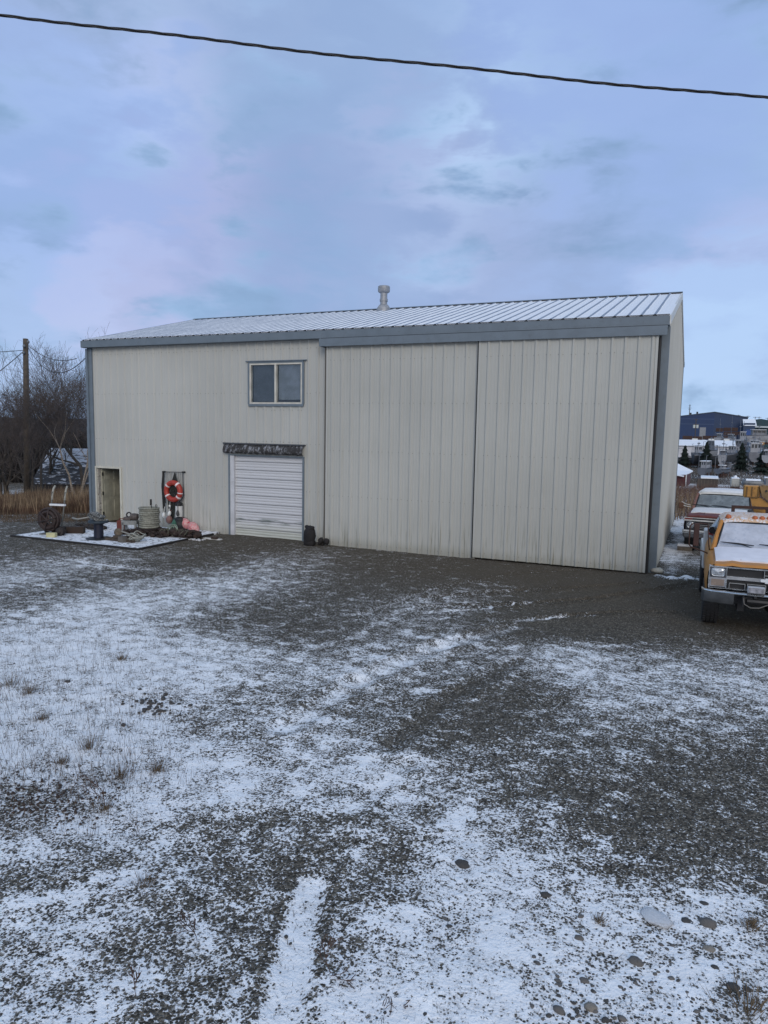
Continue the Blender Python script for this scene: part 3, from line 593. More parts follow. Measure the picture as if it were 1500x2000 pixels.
def pickup(name, label, loc, rz, P):
    t = thing(name, label, 'truck', loc, rz)
    h = P['hw']; paint = P['paint']; L = P['len']; hz = P['hood']; bz = P['belt']; rzf = P['roofz']; r = P['r']; fy = P['axle']
    lo = P['low']
    # lower body shell with wheel arch
    ysb = sorted(set([0, .06, .2, .4]+[fy-r-.06, fy-r*.85, fy-r*.5, fy, fy+r*.5, fy+r*.85, fy+r+.06]+[1.35, 1.6, 2.0, 2.75]))
    secs = []
    for y in ysb:
        d = abs(y-fy); zb = lo
        if d < r+.05: zb = max(lo, r-.01+math.sqrt(max(0, (r+.07)**2-d*d)))
        tw = 1-.03*max(0, 1-y/.2); hh = hz+(bz-hz)*min(1, y/1.2)
        k = h*tw*(1-.04*min(1, max(0, (y-.9)/.5)))
        secs.append([(-k*.94, y, zb), (-k*.985, y, max(zb+.005, lo+.1)), (-k, y, max(zb+.01, lo+.28)), (-k*.985, y, hh-.14), (-k*.955, y, hh-.05), (-k*.90, y, hh-.008), (-k*.86, y, hh)])
    mb = MB(); mb.loft(secs); mb.loft([[(-x, y, z) for x, y, z in s] for s in secs][::-1])
    # door side upper strip is body colour; rear wall of cab
    mb.add([(-h*.94, 2.75, lo), (h*.94, 2.75, lo), (h*.9, 2.75, bz), (-h*.9, 2.75, bz)], [(0, 1, 2, 3)])
    mb.add([(-h*.95, .03, P['lip']), (h*.95, .03, P['lip']), (h*.86, .0, hz-.03), (-h*.86, .0, hz-.03)], [(0, 1, 2, 3)])
    mb.build('body', paint, t, 'auto')
    # hood
    hs = []
    for y in (0.0, .03, .10, .5, 1.0, 1.17):
        z = hz+(bz-hz)*y/1.2-(.05 if y == 0 else .012 if y == .03 else 0)
        row = []
        for i in range(13):
            x = -h*.86+2*h*.86*i/12; a = abs(x)/h
            row.append((x, y-.02, z+.035*(1-a*a)+(.018 if abs(a-.62) < .06 else 0)))
        hs.append(row)
    hood = MB().loft(hs).build('hood', paint, t, 'auto')
    sn = []
    for y in P['snowy']:
        row = []
        for i in range(25):
            x = -h*.84+2*h*.84*i/24; a = abs(x)/h
            row.append((x, y+random.uniform(-.008, .008)*(y < .4), hz+(bz-hz)*y/1.2+.045+.035*(1-a*a)-(.02 if abs(x) > h*.8 else 0)-(.02 if y == P['snowy'][0] else 0)))
        sn.append(row)
    snm = MB().loft(sn).add([(x, y, z-.03) for x, y, z in sn[0]]+sn[0], [(i, i+1, 26+i, 25+i) for i in range(24)])
    snm.build('snow_cover', P['snowm'], hood, True)
    MB().box((-.003-h*.43, .18, hz+.06), (.003-h*.43, 1.0, hz+.078)).build('snow_crease', rust if P['round'] else paint, hood)
    # cab roof, pillars, glass
    wy0, wy1, ry = 1.16, P['wsy'], 2.68; bw, tw = h*.86, h*P['tumble']
    rs = []
    for (y, z, k) in ((wy1-.04, rzf-.10, .98), (wy1-.02, rzf-.055, 1.0), (wy1+.08, rzf-.015, 1.0), (wy1+.5, rzf, 1.0), (ry-.1, rzf-.01, 1.0), (ry, rzf-.10, .97)):
        row = []
        for i in range(15):
            a = -1+2*i/14; e = max(0, abs(a)-.80)/.20
            row.append((a*(tw+.035)*k, y, z-.075*e*e+(.02*(1-a*a))))
        rs.append(row)
    roof = MB().loft(rs).build('cab_roof', P['roofm'], t, 'auto')
    if P['roofsnow']:
        MB().loft([[(x*.97, y+(.03 if j == 0 else 0), z+(.028 if 0 < j < 4 else .005)) for x, y, z in q] for j, q in enumerate(rs[1:5])]).build('snow_cover', snow, roof, True)
    for s in (-1, 1):
        pl = MB().tube([(s*bw, wy0-.02, bz-.02), (s*(bw*.55+tw*.45)*1.01, (wy0+wy1)/2-.01, (bz+rzf)/2-.03), (s*(tw+.015), wy1, rzf-.09)], [.045, .036, .036], 8); pl.build('pillar', P['pillar'], t, 'auto')
        for ya_ in (2.1, ry-.08): MB().box((s*(tw-.03)-.03, ya_, bz), (s*(tw-.03)+.03, ya_+.08, rzf-.08)).build('pillar', P['pillar'], t)
    MB().box((-bw, wy0-.05, bz-.04), (bw, wy0+.0, bz+.0)).build('cowl', P['pillar'], t)
    rows = []
    for j in range(5):
        f = j/4; row = []
        for i in range(9):
            a = -1+2*i/8; row.append((a*((bw-.05)*(1-f)+(tw-.03)*f), wy0+(wy1-wy0)*f-.03*(1-a*a), bz+(rzf-.10-bz)*f))
        rows.append(row)
    ws = MB().loft(rows).build('windshield', P['wsm'], t, True)
    edge = [rows[0][i] for i in range(9)]+[rows[j][8] for j in range(1, 4)]+[rows[4][i] for i in range(8, -1, -1)]+[rows[j][0] for j in range(3, 0, -1)]
    MB().tube(edge, .017, 6, closed=True).build('gasket', blackpl, ws)
    for (x0, x1, ax) in P['wipers']:
        yb, zb_ = wy0+.04, bz+.03
        wp = MB().tube([(x0, wy0-.02, bz+.02), ((x0+x1)/2, wy0+.0, bz+.075), (x1, wy0+.02, bz+.125)], .008, 5)
        wp.tube([(x1-.30, wy0+.035, bz+.135), (x1+.0, wy0+.01, bz+.125), (x1+.26, wy0+.035, bz+.105)], [.007, .018, .007], 5); wp.build('wiper', blackpl, t)
    for s in (-1, 1):
        MB().add([(s*(bw-.0), wy0+.12, bz), (s*(bw-.0), ry-.05, bz), (s*tw, ry-.05, rzf-.09), (s*tw, wy1+.05, rzf-.09)], [(0, 1, 2, 3)]).build('side_window', glassm, t)
    MB().box((-tw+.05, ry-.02, bz), (tw-.05, ry-.01, rzf-.1)).build('rear_window', glassm, t)
    MB().box((-h*.8, .3, lo), (h*.8, 2.7, lo+.06)).box((-h*.55, .12, lo-.1), (h*.55, .5, lo+.3)).box((-.42, .1, lo-.22), (-.32, L, lo)).box((.32, .1, lo-.22), (.42, L, lo)).tube([(-h*.8, fy, r), (h*.8, fy, r)], .05).ball((.2, fy, r-.02), .15).build('chassis', blackpl, t)
    for s in (-1, 1):
        for yy in (fy, L-1.15): wheel(t, s*(h-.14), yy, r, .27, greymet)
    return t, h
oj = mat('faded orange truck paint', (.42, .18, .035), .45, 0, .10, 3, 0, (.36, .17, .06), (.6, .8))
orf = mat('orange paint with blown snow', (.60, .38, .22), .6, 0, .1, 9, 0, (.72, .70, .72), (.44, .6))
P1 = dict(hw=.955, paint=oj, len=4.7, hood=1.20, belt=1.29, roofz=1.86, r=.41, axle=.86, lip=1.168, low=.62, snowy=[.15, .3, .7, 1.12], snowm=mat('pinkish thin snow', (.76, .74, .78), .7, 0, .05, 5, 0, (.62, .52, .48), (.70, .86)), round=False, wsy=1.62, tumble=.70,
          roofm=orf, roofsnow=False, pillar=oj, wsm=frost, wipers=[(-.02, -.40, 0), (.62, .24, 0)])
t1, h = pickup('utility_truck', 'orange square nosed utility truck with roof marker lights, white service body and frosted windshield', (2.055, -5.25, 0), R_(1.2), P1)
def grille1(t):
    h = .955; y = -.005
    g = MB().box((-h*.93, .03, .80), (h*.93, .10, 1.165)).build('grille', blackpl, t)
    b = MB(); b.box((-h*.94, y-.03, 1.150), (h*.94, .06, 1.172)); b.box((-h*.66, y-.02, .955), (h*.66, .05, .962)); b.box((-h*.66, y-.02, 1.005), (h*.66, .05, 1.012))
    b.box((-h*.94, y-.02, .785), (h*.94, .06, .80)); b.box((-h*.665, y-.02, .80), (-h*.65, .05, 1.15)); b.box((h*.65, y-.02, .80), (h*.665, .05, 1.15)); b.box((-h*.945, y-.02, .80), (-h*.93, .05, 1.15)); b.box((h*.93, y-.02, .80), (h*.945, .05, 1.15))
    b.build('chrome_trim', chrome, g)
    MB().box((-h*.65, y-.03, .960), (h*.65, .04, 1.008)).build('centre_bar', mat('satin grille bar', (.38, .39, .41), .35, .5), g)
    b = MB()
    for x0, x1, z0, z1 in ((-.58, -.33, .80, .895), (-.30, -.02, .80, .90), (.02, .30, .80, .90), (.33, .58, .80, .895)):
        b.box((x0, y-.01, z1-.008), (x1, .03, z1)); b.box((x1-.008, y-.01, z0), (x1, .03, z1-.008)); b.box((x0, y-.01, z0), (x0+.008, .03, z1-.008))
    b.box((-.06, y-.012, 1.06), (.06, .02, 1.068)); b.box((-.06, y-.012, 1.012), (-.052, .02, 1.15)); b.box((.052, y-.012, 1.012), (.06, .02, 1.15))
    b.build('grille_bars', mat('grey grille plastic', (.30, .31, .32), .4), g)
    m = MB(); bw_ = [(-.105, .962), (-.115, .985), (-.098, 1.008), (-.045, 1.008), (-.036, 1.028), (.045, 1.028), (.037, 1.008), (.115, 1.008), (.098, .985), (.105, .962), (.045, .962), (.036, .942), (-.045, .942), (-.036, .962)]
    m.prism([(x, z) for x, z in bw_], y-.055, y-.03, 'y'); m.build('emblem', mat('pale emblem', (.75, .77, .8), .3, .3), g)
    for s in (-1, 1):
        x = s*h*.795
        bz_ = MB().box((x-.125, y-.015, .985), (x+.125, .05, 1.145)).build('headlight', mat('dark bezel', (.05, .055, .07), .4), t)
        ring = []
        for k in range(24):
            a = 2*math.pi*k/24; c, s_ = math.cos(a), math.sin(a); p = .45
            ring.append((x+math.copysign(abs(c)**p, c)*.10, y-.022, 1.065+math.copysign(abs(s_)**p, s_)*.065))
        MB().tube(ring, .009, 6, closed=True).build('bezel_ring', chrome, bz_)
        L = []
        for kk, (sc_, dy) in enumerate(((1, 0), (.8, -.008), (.4, -.014), (.02, -.016))): L.append([(x+(px-x)*sc_, y-.02+dy, 1.065+(pz-1.065)*sc_) for px, py, pz in ring])
        MB().loft(L, closed=True).build('lens', mat('lamp glass', (.55, .58, .62), .12, .7, .25, 25), bz_, True)
        ts = MB().box((x-.125, y-.012, .815), (x+.125, .05, .975)).build('turn_signal', mat('silver lamp housing', (.36, .37, .40), .35, .5), t)
        MB().box((x-.10, y-.024, .835), (x+.10, y-.012, .945)).build('lens', mat('amber grey lens', (.24, .19, .16), .25), ts)
    # bumper
    sec = []
    for x, dy in ((-1.0, .16), (-.96, .03), (-.85, -.04), (-.5, -.08), (0, -.09), (.5, -.08), (.85, -.04), (.96, .03), (1.0, .16)):
        sec.append([(x*1.0, dy+.02-.08, .775), (x, dy-.03-.08, .768), (x, dy-.045-.08, .755), (x, dy-.04-.08, .74)])
    MB().loft(sec).build('bumper', chrome, t, 'auto')
    sec2 = [[(q[3][0], q[3][1]+.002, .739), (q[3][0], q[3][1]-.005, .66), (q[3][0], q[3][1]+.03, .56), (q[3][0]*.98, q[3][1]+.10, .53)] for q in sec]
    for q_ in (sec2[:4], sec2[5:]): MB().loft(q_).build('bumper_face', mat('dull bumper steel', (.075, .08, .085), .5, .3, .25, 5), t, 'auto')
    bk = MB().box((-.36, -.14, .58), (.36, .02, .70)).tube([(-.3, -.17, .64), (.3, -.17, .64)], .05).tube([(-.36, -.19, .72), (-.36, -.2, .55)], .02).build('winch', blackpl, t)
    MB().tube([(-.36, -.19, .72), (-.345, -.24, .60), (-.25, -.26, .55), (-.12, -.26, .56), (0, -.25, .62), (.1, -.24, .66)], .010, 6).build('winch_cable', mat('grey cable', (.13, .12, .11), .6), bk, True)
    for s in (-1, 1):
        dl = MB().box((s*.18-.13, -.25, .79), (s*.18+.13, -.15, .905), bev=.012).build('driving_light', mat('driving light shell', (.45, .46, .48), .35, .4), t)
        MB().box((s*.18-.11, -.258, .805), (s*.18+.11, -.25, .89)).build('lens', mat('clear lens', (.40, .40, .44), .15, .4, .3, 14), dl)
        MB().box((s*.18-.02, -.2, .70), (s*.18+.02, -.16, .79)).build('bracket', blackpl, dl)
    for x in (-.57, -.12, .0, .12, .57):
        MB().ball((x, P1['wsy']+.06, P1['roofz']+.0), .045, 10, 6, sc3=(1.1, 1.2, .85)).lathe([(.06, P1['roofz']-.03), (.055, P1['roofz']-.01), (.04, P1['roofz'])], (x, P1['wsy']+.06, .0), 12).build('marker_light', mat('amber marker', (.42, .11, .03), .35), t, True)
    for s in (-1, 1):
        mr_ = MB().tube([(s*.84, 1.25, 1.16), (s*1.0, 1.12, 1.24), (s*1.20, 1.08, 1.31), (s*1.235, 1.08, 1.35), (s*1.235, 1.08, 1.70), (s*1.20, 1.08, 1.74)], .013, 6).tube([(s*.86, 1.25, 1.15), (s*.90, 1.2, 1.40), (s*.93, 1.18, 1.74)], .012, 6).tube([(s*.93, 1.18, 1.74), (s*1.05, 1.12, 1.76), (s*1.22, 1.08, 1.74)], .011, 6)
        mo = mr_.build('mirror', rust, t, True)
        MB().box((s*1.12-.048, 1.06, 1.33), (s*1.12+.048, 1.10, 1.76), bev=.01).build('mirror_head', mat('red brown mirror back', (.045, .016, .012), .5), mo)
grille1(t1)
# white service body behind the cab with rack, pipe, boom
sb_ = MB()
for s in (-1, 1):
    a, b = (s*.70, s*.94) if s > 0 else (s*.94, s*.70)
    sb_.box((a, 2.85, .62), (b, 3.25, 1.43), bev=.015); sb_.box((a, 3.25, .62), (b, 5.0, .98), bev=.015)
sb_.box((-.74, 2.9, .62), (.74, 5.0, .74)).box((-.74, 2.86, .74), (.74, 2.9, 1.25))
svc = sb_.build('service_body', mat('white service body paint', (.56, .56, .55), .5, 0, .08, 3, 0, (.3, .24, .18), (.62, .8)), t1)
for s in (-1, 1): MB().box((s*.79-.06, 2.835, 1.335), (s*.79+.06, 2.85, 1.385)).build('reflector', mat('red reflector', (.30, .03, .03), .4), svc)
pp = MB().tube([(-.80, 2.45, 1.48), (-.60, 3.6, 1.60)], .075, 14, cap=False).tube([(-.80, 2.45, 1.48), (-.60, 3.6, 1.60)], .066, 14, cap=True)
pp.build('rack_pipe', mat('dull aluminium', (.33, .36, .36), .35, .6, .2, 6), svc, 'auto')
MB().lathe([(.064, 2.44), (.064, 2.47)], (-.80, 0, 1.48), 16, 'y').build('pipe_mouth', blackpl, svc)
rk = MB().box((-.38, 4.3, .9), (-.31, 4.37, 1.84)).box((-.31, 4.3, 1.78), (.30, 4.37, 1.84)).box((.30, 4.3, .9), (.37, 4.37, 1.84)).box((-.70, 4.2, .84), (.70, 4.44, .9)).build('rack', rust, svc)
yel = mat('worn amber boom paint', (.40, .20, .045), .5, 0, .18, 4, 0, (.14, .075, .03), (.58, .72))
brn = mat('grimy amber plate', (.20, .12, .045), .55, 0, .25, 5, 0, (.08, .05, .03), (.55, .7))
bm = thing('crane_boom', None, None); bm.name = 'boom'; bm.parent = svc
bm_ = None
bpy.data.objects.remove(bm)
bm = MB().box((.30, 4.55, 1.95), (.62, 4.85, 2.22), bev=.02).build('boom', yel, t1)
MB().prism([(.60, 2.22), (.66, 2.25), (2.4, 2.02), (2.4, 1.55), (.95, 1.78), (.66, 2.0)], 4.5, 4.9, 'y').build('boom_arm', brn, bm)
MB().prism([(.44, 1.95), (.66, 1.96), (.95, 1.72), (1.35, 1.60), (1.35, 1.38), (.72, 1.36), (.62, 1.42), (.50, 1.72)], 4.58, 4.82, 'y').build('boom_knuckle', yel, bm)
MB().box((.34, 4.53, 1.97), (.37, 4.55, 2.20)).box((.45, 4.53, 1.97), (.47, 4.55, 2.20)).box((.575, 4.53, 1.96), (.60, 4.55, 2.21)).box((.34, 4.53, 1.955), (.6, 4.55, 1.975)).build('boom_ribs', mat('dark amber', (.14, .075, .02), .6), bm)
for px_, pz_, pr_ in ((.58, 1.58, .022), (.74, 2.12, .025)): MB().tube([(px_, 4.48, pz_), (px_, 4.6, pz_)], pr_).build('boom_pin', blackpl, bm)
MB().box((.65, 4.4, 1.2), (1.05, 4.9, 1.42), bev=.02).build('boom_base', yel, bm)
bm.location = (-.44, 0, .06)
MB().lathe([(.10, 1.45), (.11, 1.5), (.11, 1.66), (.08, 1.68)], (.52, 4.7, 0), 14).build('hose_reel', greymet, bm)
# second truck
redp = mat('dull red truck paint', (.135, .03, .022), .5, 0, .15, 4, 0, (.09, .025, .02), (.55, .75))
P2 = dict(hw=.92, paint=redp, len=4.9, hood=1.09, belt=1.185, roofz=1.715, r=.37, axle=.85, lip=1.0, low=.52, snowy=[.42, .6, .9, 1.14], snowm=snow, round=True, wsy=1.60, tumble=.76,
          roofm=mat('white cab roof', (.6, .6, .58), .5), roofsnow=True, pillar=mat('dark pillar', (.20, .10, .08), .5), wsm=darkfrost, wipers=[(-.2, -.55, 0), (.35, .0, 0)])
t2, h = pickup('pickup_truck', 'dull red pickup truck with snow on hood and white roof, parked beside the building wall', (1.44, 3.45, 0), R_(-5), P2)
g = MB().box((-.85, .02, .72), (.85, .09, 1.0)).build('grille', blackpl, t2)
wb = mat('white grille bar', (.66, .66, .65), .4, .2)
MB().box((-.90, -.02, 1.065), (.90, .03, 1.085)).box((-.90, -.03, .985), (.90, .04, 1.02)).box((-.90, -.02, 1.02), (-.885, .03, 1.065)).box((.885, -.02, 1.02), (.90, .03, 1.065)).build('trim_strip', wb, g)
MB().box((-.66, -.0, 1.022), (.66, .02, 1.063)).build('vent_slot', blackpl, g)
for s in (-1, 1):
    MB().box((s*.78-.10, -.025, 1.025), (s*.78+.10, .01, 1.060)).build('turn_signal', mat('dull red lens', (.22, .045, .04), .4), t2)
    hl = MB().box((s*.72-.12, -.005, .75), (s*.72+.12, .05, .975)).build('headlight', mat('dark bezel', (.05, .055, .07), .4), t2)
    MB().torus((s*.72, -.015, .865), .088, .012, Matrix.Rotation(R_(90), 3, 'X')).build('bezel_ring', chrome, hl, True)
    MB().lathe([(.085, -.01), (.06, -.025), (.001, -.032)], (s*.72, 0, .865), 20, 'y').build('lens', mat('lamp glass', (.55, .58, .62), .12, .7, .25, 25), hl, True)
gb_ = MB()
for z in (.77, .82, .87, .92): gb_.box((-.58, .005, z), (.58, .02, z+.012))
gb_.build('grille_bars', mat('grey grille plastic', (.30, .31, .32), .4), g)
for o_ in list(t2.children):
    if o_.name.split('.')[0] in ('grille', 'headlight', 'turn_signal'): o_.location.z -= .035
sec = [[(x, dy-.12, .70), (x, dy-.15, .69), (x, dy-.15, .655), (x, dy-.14, .65)] for x, dy in ((-.93, .16), (-.88, .03), (0, 0), (.88, .03), (.93, .16))]
MB().loft(sec).build('bumper', mat('white bumper', (.62, .63, .63), .35, .3), t2, 'auto')
MB().loft([[(q[0][0], q[0][1]+.02, .648), (q[0][0], q[0][1]-.0, .61), (q[0][0], q[0][1]+.01, .60)] for q in sec]).build('bumper', chrome, t2)
MB().loft([[(q[0][0]*.99, q[0][1]+.02, .60), (q[0][0]*.99, q[0][1]+.02, .50), (q[0][0]*.98, q[0][1]+.1, .46)] for q in sec]).build('bumper_valance', mat('grey valance', (.10, .105, .115), .5, .3), t2)
mo = MB().tube([(-.86, 1.3, 1.22), (-1.10, 1.2, 1.27), (-1.14, 1.18, 1.30)], .010).tube([(-.88, 1.3, 1.28), (-1.02, 1.22, 1.32), (-1.12, 1.2, 1.38)], .008).build('mirror', whitep, t2)
MB().box((-1.20, 1.15, 1.17), (-1.06, 1.19, 1.36), bev=.015).build('mirror_head', mat('brown mirror back', (.10, .05, .03), .5), mo)
MB().box((-.9, 2.9, .6), (.9, 4.9, 1.15)).build('bed', redp, t2)
# block with a cap of snow in front of the second truck
bc = gp(1337, 1075); bl = thing('snow_capped_block', 'short timber block capped with clean snow, on the ground in front of the red pickup', 'block', (bc.x, bc.y, 0))
MB().box((-.2, -.1, 0), (.2, .1, .12)).build('timber', wood, bl); MB().box((-.21, -.11, .122), (.21, .11, .20), bev=.02).build('snow_cap', snow, bl)
q = gp(1283, 1119)
tag(MB().ball((q.x, q.y, .06), .12, 10, 7, .12, (1.3, .9, .6)).build('rock', mat('pale rock', (.42, .40, .34), .9), None, True), 'pale cream rock on the gravel at the foot of the building corner', 'rock')
# ------------------------------------------------------------------ clutter along the wall
SZ = .056
def sp(u, v, z=SZ): return gp(u, v, z)
# hand truck with a big reel
q = sp(100, 1044); ht = thing('hand_truck', 'upright hand truck with pale curved handles and a dark cable reel on its toe', 'hand truck', (q.x-.05, q.y, SZ), R_(12))
rot = Matrix.Rotation(0, 3, 'X')
MB().tube([(-.22, .25, .15), (-.22, .42, .9), (-.22, .47, 1.25)], .022).tube([(.22, .25, .15), (.22, .42, .9), (.22, .47, 1.25)], .022).tube([(-.24, .40, .85), (.24, .40, .85)], .025).tube([(-.22, .3, .4), (.22, .3, .4)], .02).box((-.28, -.12, .0), (.28, .27, .03)).build('frame', mat('grey frame', (.11, .11, .10), .6), ht, 'auto')
for s in (-1, 1): MB().tube([(s*.22, .44, 1.0), (s*.22, .47, 1.18), (s*.22, .53, 1.33), (s*.21, .60, 1.42)], .03, 10).build('handle', mat('bleached wood handle', (.33, .32, .28), .7), ht, True)
MB().box((-.26, .36, .83), (.26, .44, .885)).build('snow_ledge', snow, ht)
rl = MB()
ry_ = Matrix.Rotation(R_(90), 3, 'X')
for yy in (-.05, .05): rl.torus((-.02, yy+.02, .45), .33, .035, ry_, 32, 8)
rl.torus((-.02, .02, .45), .22, .09, ry_, 28, 8); rl.torus((-.02, -.06, .45), .24, .05, ry_, 28, 8)
for a in range(3): c, s_ = math.cos(a*1.047+.3), math.sin(a*1.047+.3); rl.tube([(-.02-.33*c, -.1, .45-.33*s_), (-.02+.33*c, -.1, .45+.33*s_)], .025)
rl.build('reel', mat('dark greasy reel', (.035, .022, .02), .7, 0, .4, 12), ht, True)
for s in (-1, 1): MB().lathe([(.10, -.03), (.11, 0), (.10, .03)], (s*.30, .26, .11), 18, 'x').build('wheel', black, ht, 'auto')
def blk(name, label, cat, u, v, dims, m, rz=0, z=SZ, group=None):
    q = sp(u, v, z); o = MB().box((-dims[0]/2, -dims[1]/2, 0), (dims[0]/2, dims[1]/2, dims[2]), bev=min(dims)*.06).build(name, m, None, False, (q.x, q.y, z)); o.rotation_euler[2] = rz
    return tag(o, label, cat, group)
blk('foam_block', 'pale yellow foam block beside the reel of the hand truck', 'block', 101, 1049, (.28, .14, .13), mat('yellow foam', (.50, .47, .27), .8), R_(15))
blk('timber_beam', 'dark square timber beam lying on the slab right of the hand truck', 'beam', 134, 1041, (.95, .22, .20), mat('dark timber', (.035, .022, .016), .85, 0, .3, 9), R_(28))
q = sp(119, 1045); tag(MB().ball((0, 0, .12), .16, 12, 8, .12, (1, .9, .8)).torus((.05, -.1, .1), .12, .03, Matrix.Rotation(1.2, 3, 'X')).build('pump', mat('dark engine iron', (.025, .018, .016), .7, 0, .4, 14), None, True, (q.x, q.y, SZ)), 'small dark round pump between the hand truck and the timber beam', 'pump')
q = sp(176, 1033, SZ)
dw = thing('scrap_pile', 'heap of dark rags with a pale stick on it, behind the rope topped stand', 'scrap', (q.x, q.y, SZ))
mb = MB()
for k in range(12): mb.ball((random.uniform(-.55, .4), random.uniform(-.15, .2), random.uniform(.04, .2)), random.uniform(.07, .15), 8, 6, .2, (1.3, 1, .6))
mb.build('rags', mat('dark rags', (.035, .028, .026), .9, 0, .5, 12), dw, True); MB().tube([(-.75, 0, .30), (-.45, -.05, .29), (-.1, -.02, .36), (.1, 0, .42)], [.03, .022, .02, .03]).build('stick', mat('driftwood', (.34, .32, .28), .9), dw, True)
# stand with rope on top
q = sp(193, 1052); st = thing('bollard_stand', 'black column stand topped with a tangle of grey rope, before the open entry door', 'stand', (q.x, q.y, SZ))
MB().lathe([(.36, 0), (.36, .02), (.30, .03), (.13, .035)], (0, 0, 0), 28).build('base', blackpl, st, 'auto')
MB().lathe([(.135, .03), (.135, .47)], (0, 0, 0), 24).build('column', mat('black blue pipe', (.012, .014, .03), .45), st, 'auto')
MB().lathe([(.1, .46), (.27, .47), (.29, .49), (.29, .53), (.27, .54)], (0, 0, 0), 28).build('top_flange', mat('blue black flange', (.03, .045, .06), .5), st, 'auto')
rp = MB()
for k in range(9):
    rr = random.uniform(.11, .22); rp.torus((random.uniform(-.06, .06), random.uniform(-.06, .06), .57+k*.018), rr, .026, Matrix.Rotation(random.uniform(-.35, .35), 3, 'X') @ Matrix.Rotation(random.uniform(-.35, .35), 3, 'Y'), 22, 6, wob=.025)
tag(rp.build('rope', mat('grey tangled rope', (.10, .105, .105), .9, 0, .5, 9, 0, (.35, .37, .38), (.52, .6)), None, True, (q.x, q.y, SZ)), 'tangle of dark and pale grey rope heaped on the black stand', 'rope')
# stool with motor, red can
q = sp(256, 1041); stl = thing('stool', 'low pale grey stool carrying a small motor, right of the entry door', 'stool', (q.x, q.y, SZ), R_(20)); sm_ = mat('grey wood paint', (.24, .25, .25), .7, 0, .15, 7)
MB().box((-.24, -.15, .34), (.24, .15, .40)).box((-.24, -.15, .27), (.24, -.13, .34)).box((-.24, .13, .27), (.24, .15, .34)).build('seat', sm_, stl)
for a in (-1, 1):
    for b in (-1, 1): MB().box((a*.20-.03, b*.12-.03, 0), (a*.20+.03, b*.12+.03, .34)).build('leg', sm_, stl)
mt = thing('motor', 'small grimy motor with a pale pull cord resting on the grey stool', 'motor', (q.x, q.y, SZ+.40), R_(20))
MB().lathe([(.05, -.13), (.10, -.11), (.11, 0), (.10, .10), (.04, .12)], (.12, 0, .11), 16, 'x').box((-.20, -.1, 0), (.02, .1, .10), bev=.01).build('housing', mat('grimy motor', (.09, .075, .07), .7, 0, .4, 14), mt, 'auto')
MB().torus((-.05, -.02, .17), .07, .022, Matrix.Rotation(1.4, 3, 'X')).build('belt_wheel', blackpl, mt, True)
q = sp(238, 1037); jc = thing('fuel_can', 'dark red fuel can on the slab left of the grey stool', 'can', (q.x, q.y, SZ), R_(20))
MB().box((-.13, -.09, 0), (.13, .09, .34), bev=.02).build('can_body', mat('dark red plastic', (.16, .035, .022), .5), jc); MB().tube([(-.08, 0, .34), (-.07, 0, .39), (.05, 0, .39), (.06, 0, .34)], .014).build('handle', mat('dark red plastic', (.16, .035, .022), .5), jc)
q = sp(231, 1046); tag(MB().ball((0, 0, .1), .13, 10, 7, .15, (1, .8, .9)).build('sack', mat('brown sack', (.14, .11, .08), .9, 0, .3, 12), None, True, (q.x, q.y, SZ)), 'small slumped brown sack left of the red fuel can', 'sack')
# planks and junk pile
q = sp(228, 1058); pk = thing('plank_pile', 'low pile of dark planks and a wooden block lying at the front of the slab', 'planks', (q.x, q.y+.1, SZ), R_(-8))
for k, (x, y, z, l, a) in enumerate(((0, 0, 0, 1.0, .1), (.1, .12, 0, .9, -.15), (-.1, .25, 0, .8, .25), (.1, .12, .08, .7, .35))):
    MB().box((x-l/2, y-.05, z), (x+l/2, y+.05, z+.07), rz=a).build('plank', mat('dark plank', (.06, .045, .035), .9, 0, .4, 10), pk)
MB().box((.12, -.14, .0), (.32, .02, .16)).build('end_block', mat('grey stump', (.11, .10, .09), .9), pk)
MB().tube([(-.15, .2, .25), (.15, .15, .23), (.45, .1, .20)], .022).build('pole', mat('pale stick', (.28, .27, .24), .8), pk)
q = sp(266, 1058); mb = MB()
for k in range(9): mb.torus((random.uniform(-.08, .1), random.uniform(-.08, .08), .03+.016*k), random.uniform(.13, .24), .014, Matrix.Rotation(random.uniform(-.5, .5), 3, 'X') @ Matrix.Rotation(random.uniform(-.4, .4), 3, 'Y'), 22, 6, wob=.03)
tag(mb.build('rope_coil', rope_m, None, True, (q.x, q.y, SZ+.05)), 'loose coil of pale rope lying at the front of the slab, right of the planks', 'rope')
# dark tub and hose coil
q = sp(303, 1046); mb = MB().lathe([(.30, 0), (.37, .20), (.36, .21), (.30, .21)], (0, 0, 0), 24)
tag(mb.build('tub', mat('dark brown tub', (.022, .014, .013), .8, 0, .3, 9), None, 'auto', (q.x-.30, q.y+.1, SZ)), 'wide dark brown tub under the stack of grey hose', 'tub')
tq = (q.x-.30, q.y+.1)
hc = MB()
for k in range(10): hc.torus((random.uniform(-.01, .01), random.uniform(-.01, .01), .036+k*.062), .275+random.uniform(-.012, .012), .034, Matrix.Rotation(random.uniform(-.03, .03), 3, 'X'), 32, 8)
hc.lathe([(.22, 0), (.22, .5)], (0, 0, 0), 16)
tag(hc.build('hose_coil', hosem, None, True, (*tq, SZ+.215)), 'tall stack of coiled grey hose standing on the dark tub against the wall', 'hose')
br = thing('scrub_brush', 'dark handled brush sticking up out of the stacked hose coil', 'brush', (tq[0]+.12, tq[1], SZ+.75))
MB().tube([(0, 0, -.1), (-.04, 0, .18)], .013).build('handle', blackpl, br); MB().box((-.08, -.02, .15), (-.02, .02, .34), bev=.008).build('bristles', mat('black bristle', (.03, .028, .026), .9), br)
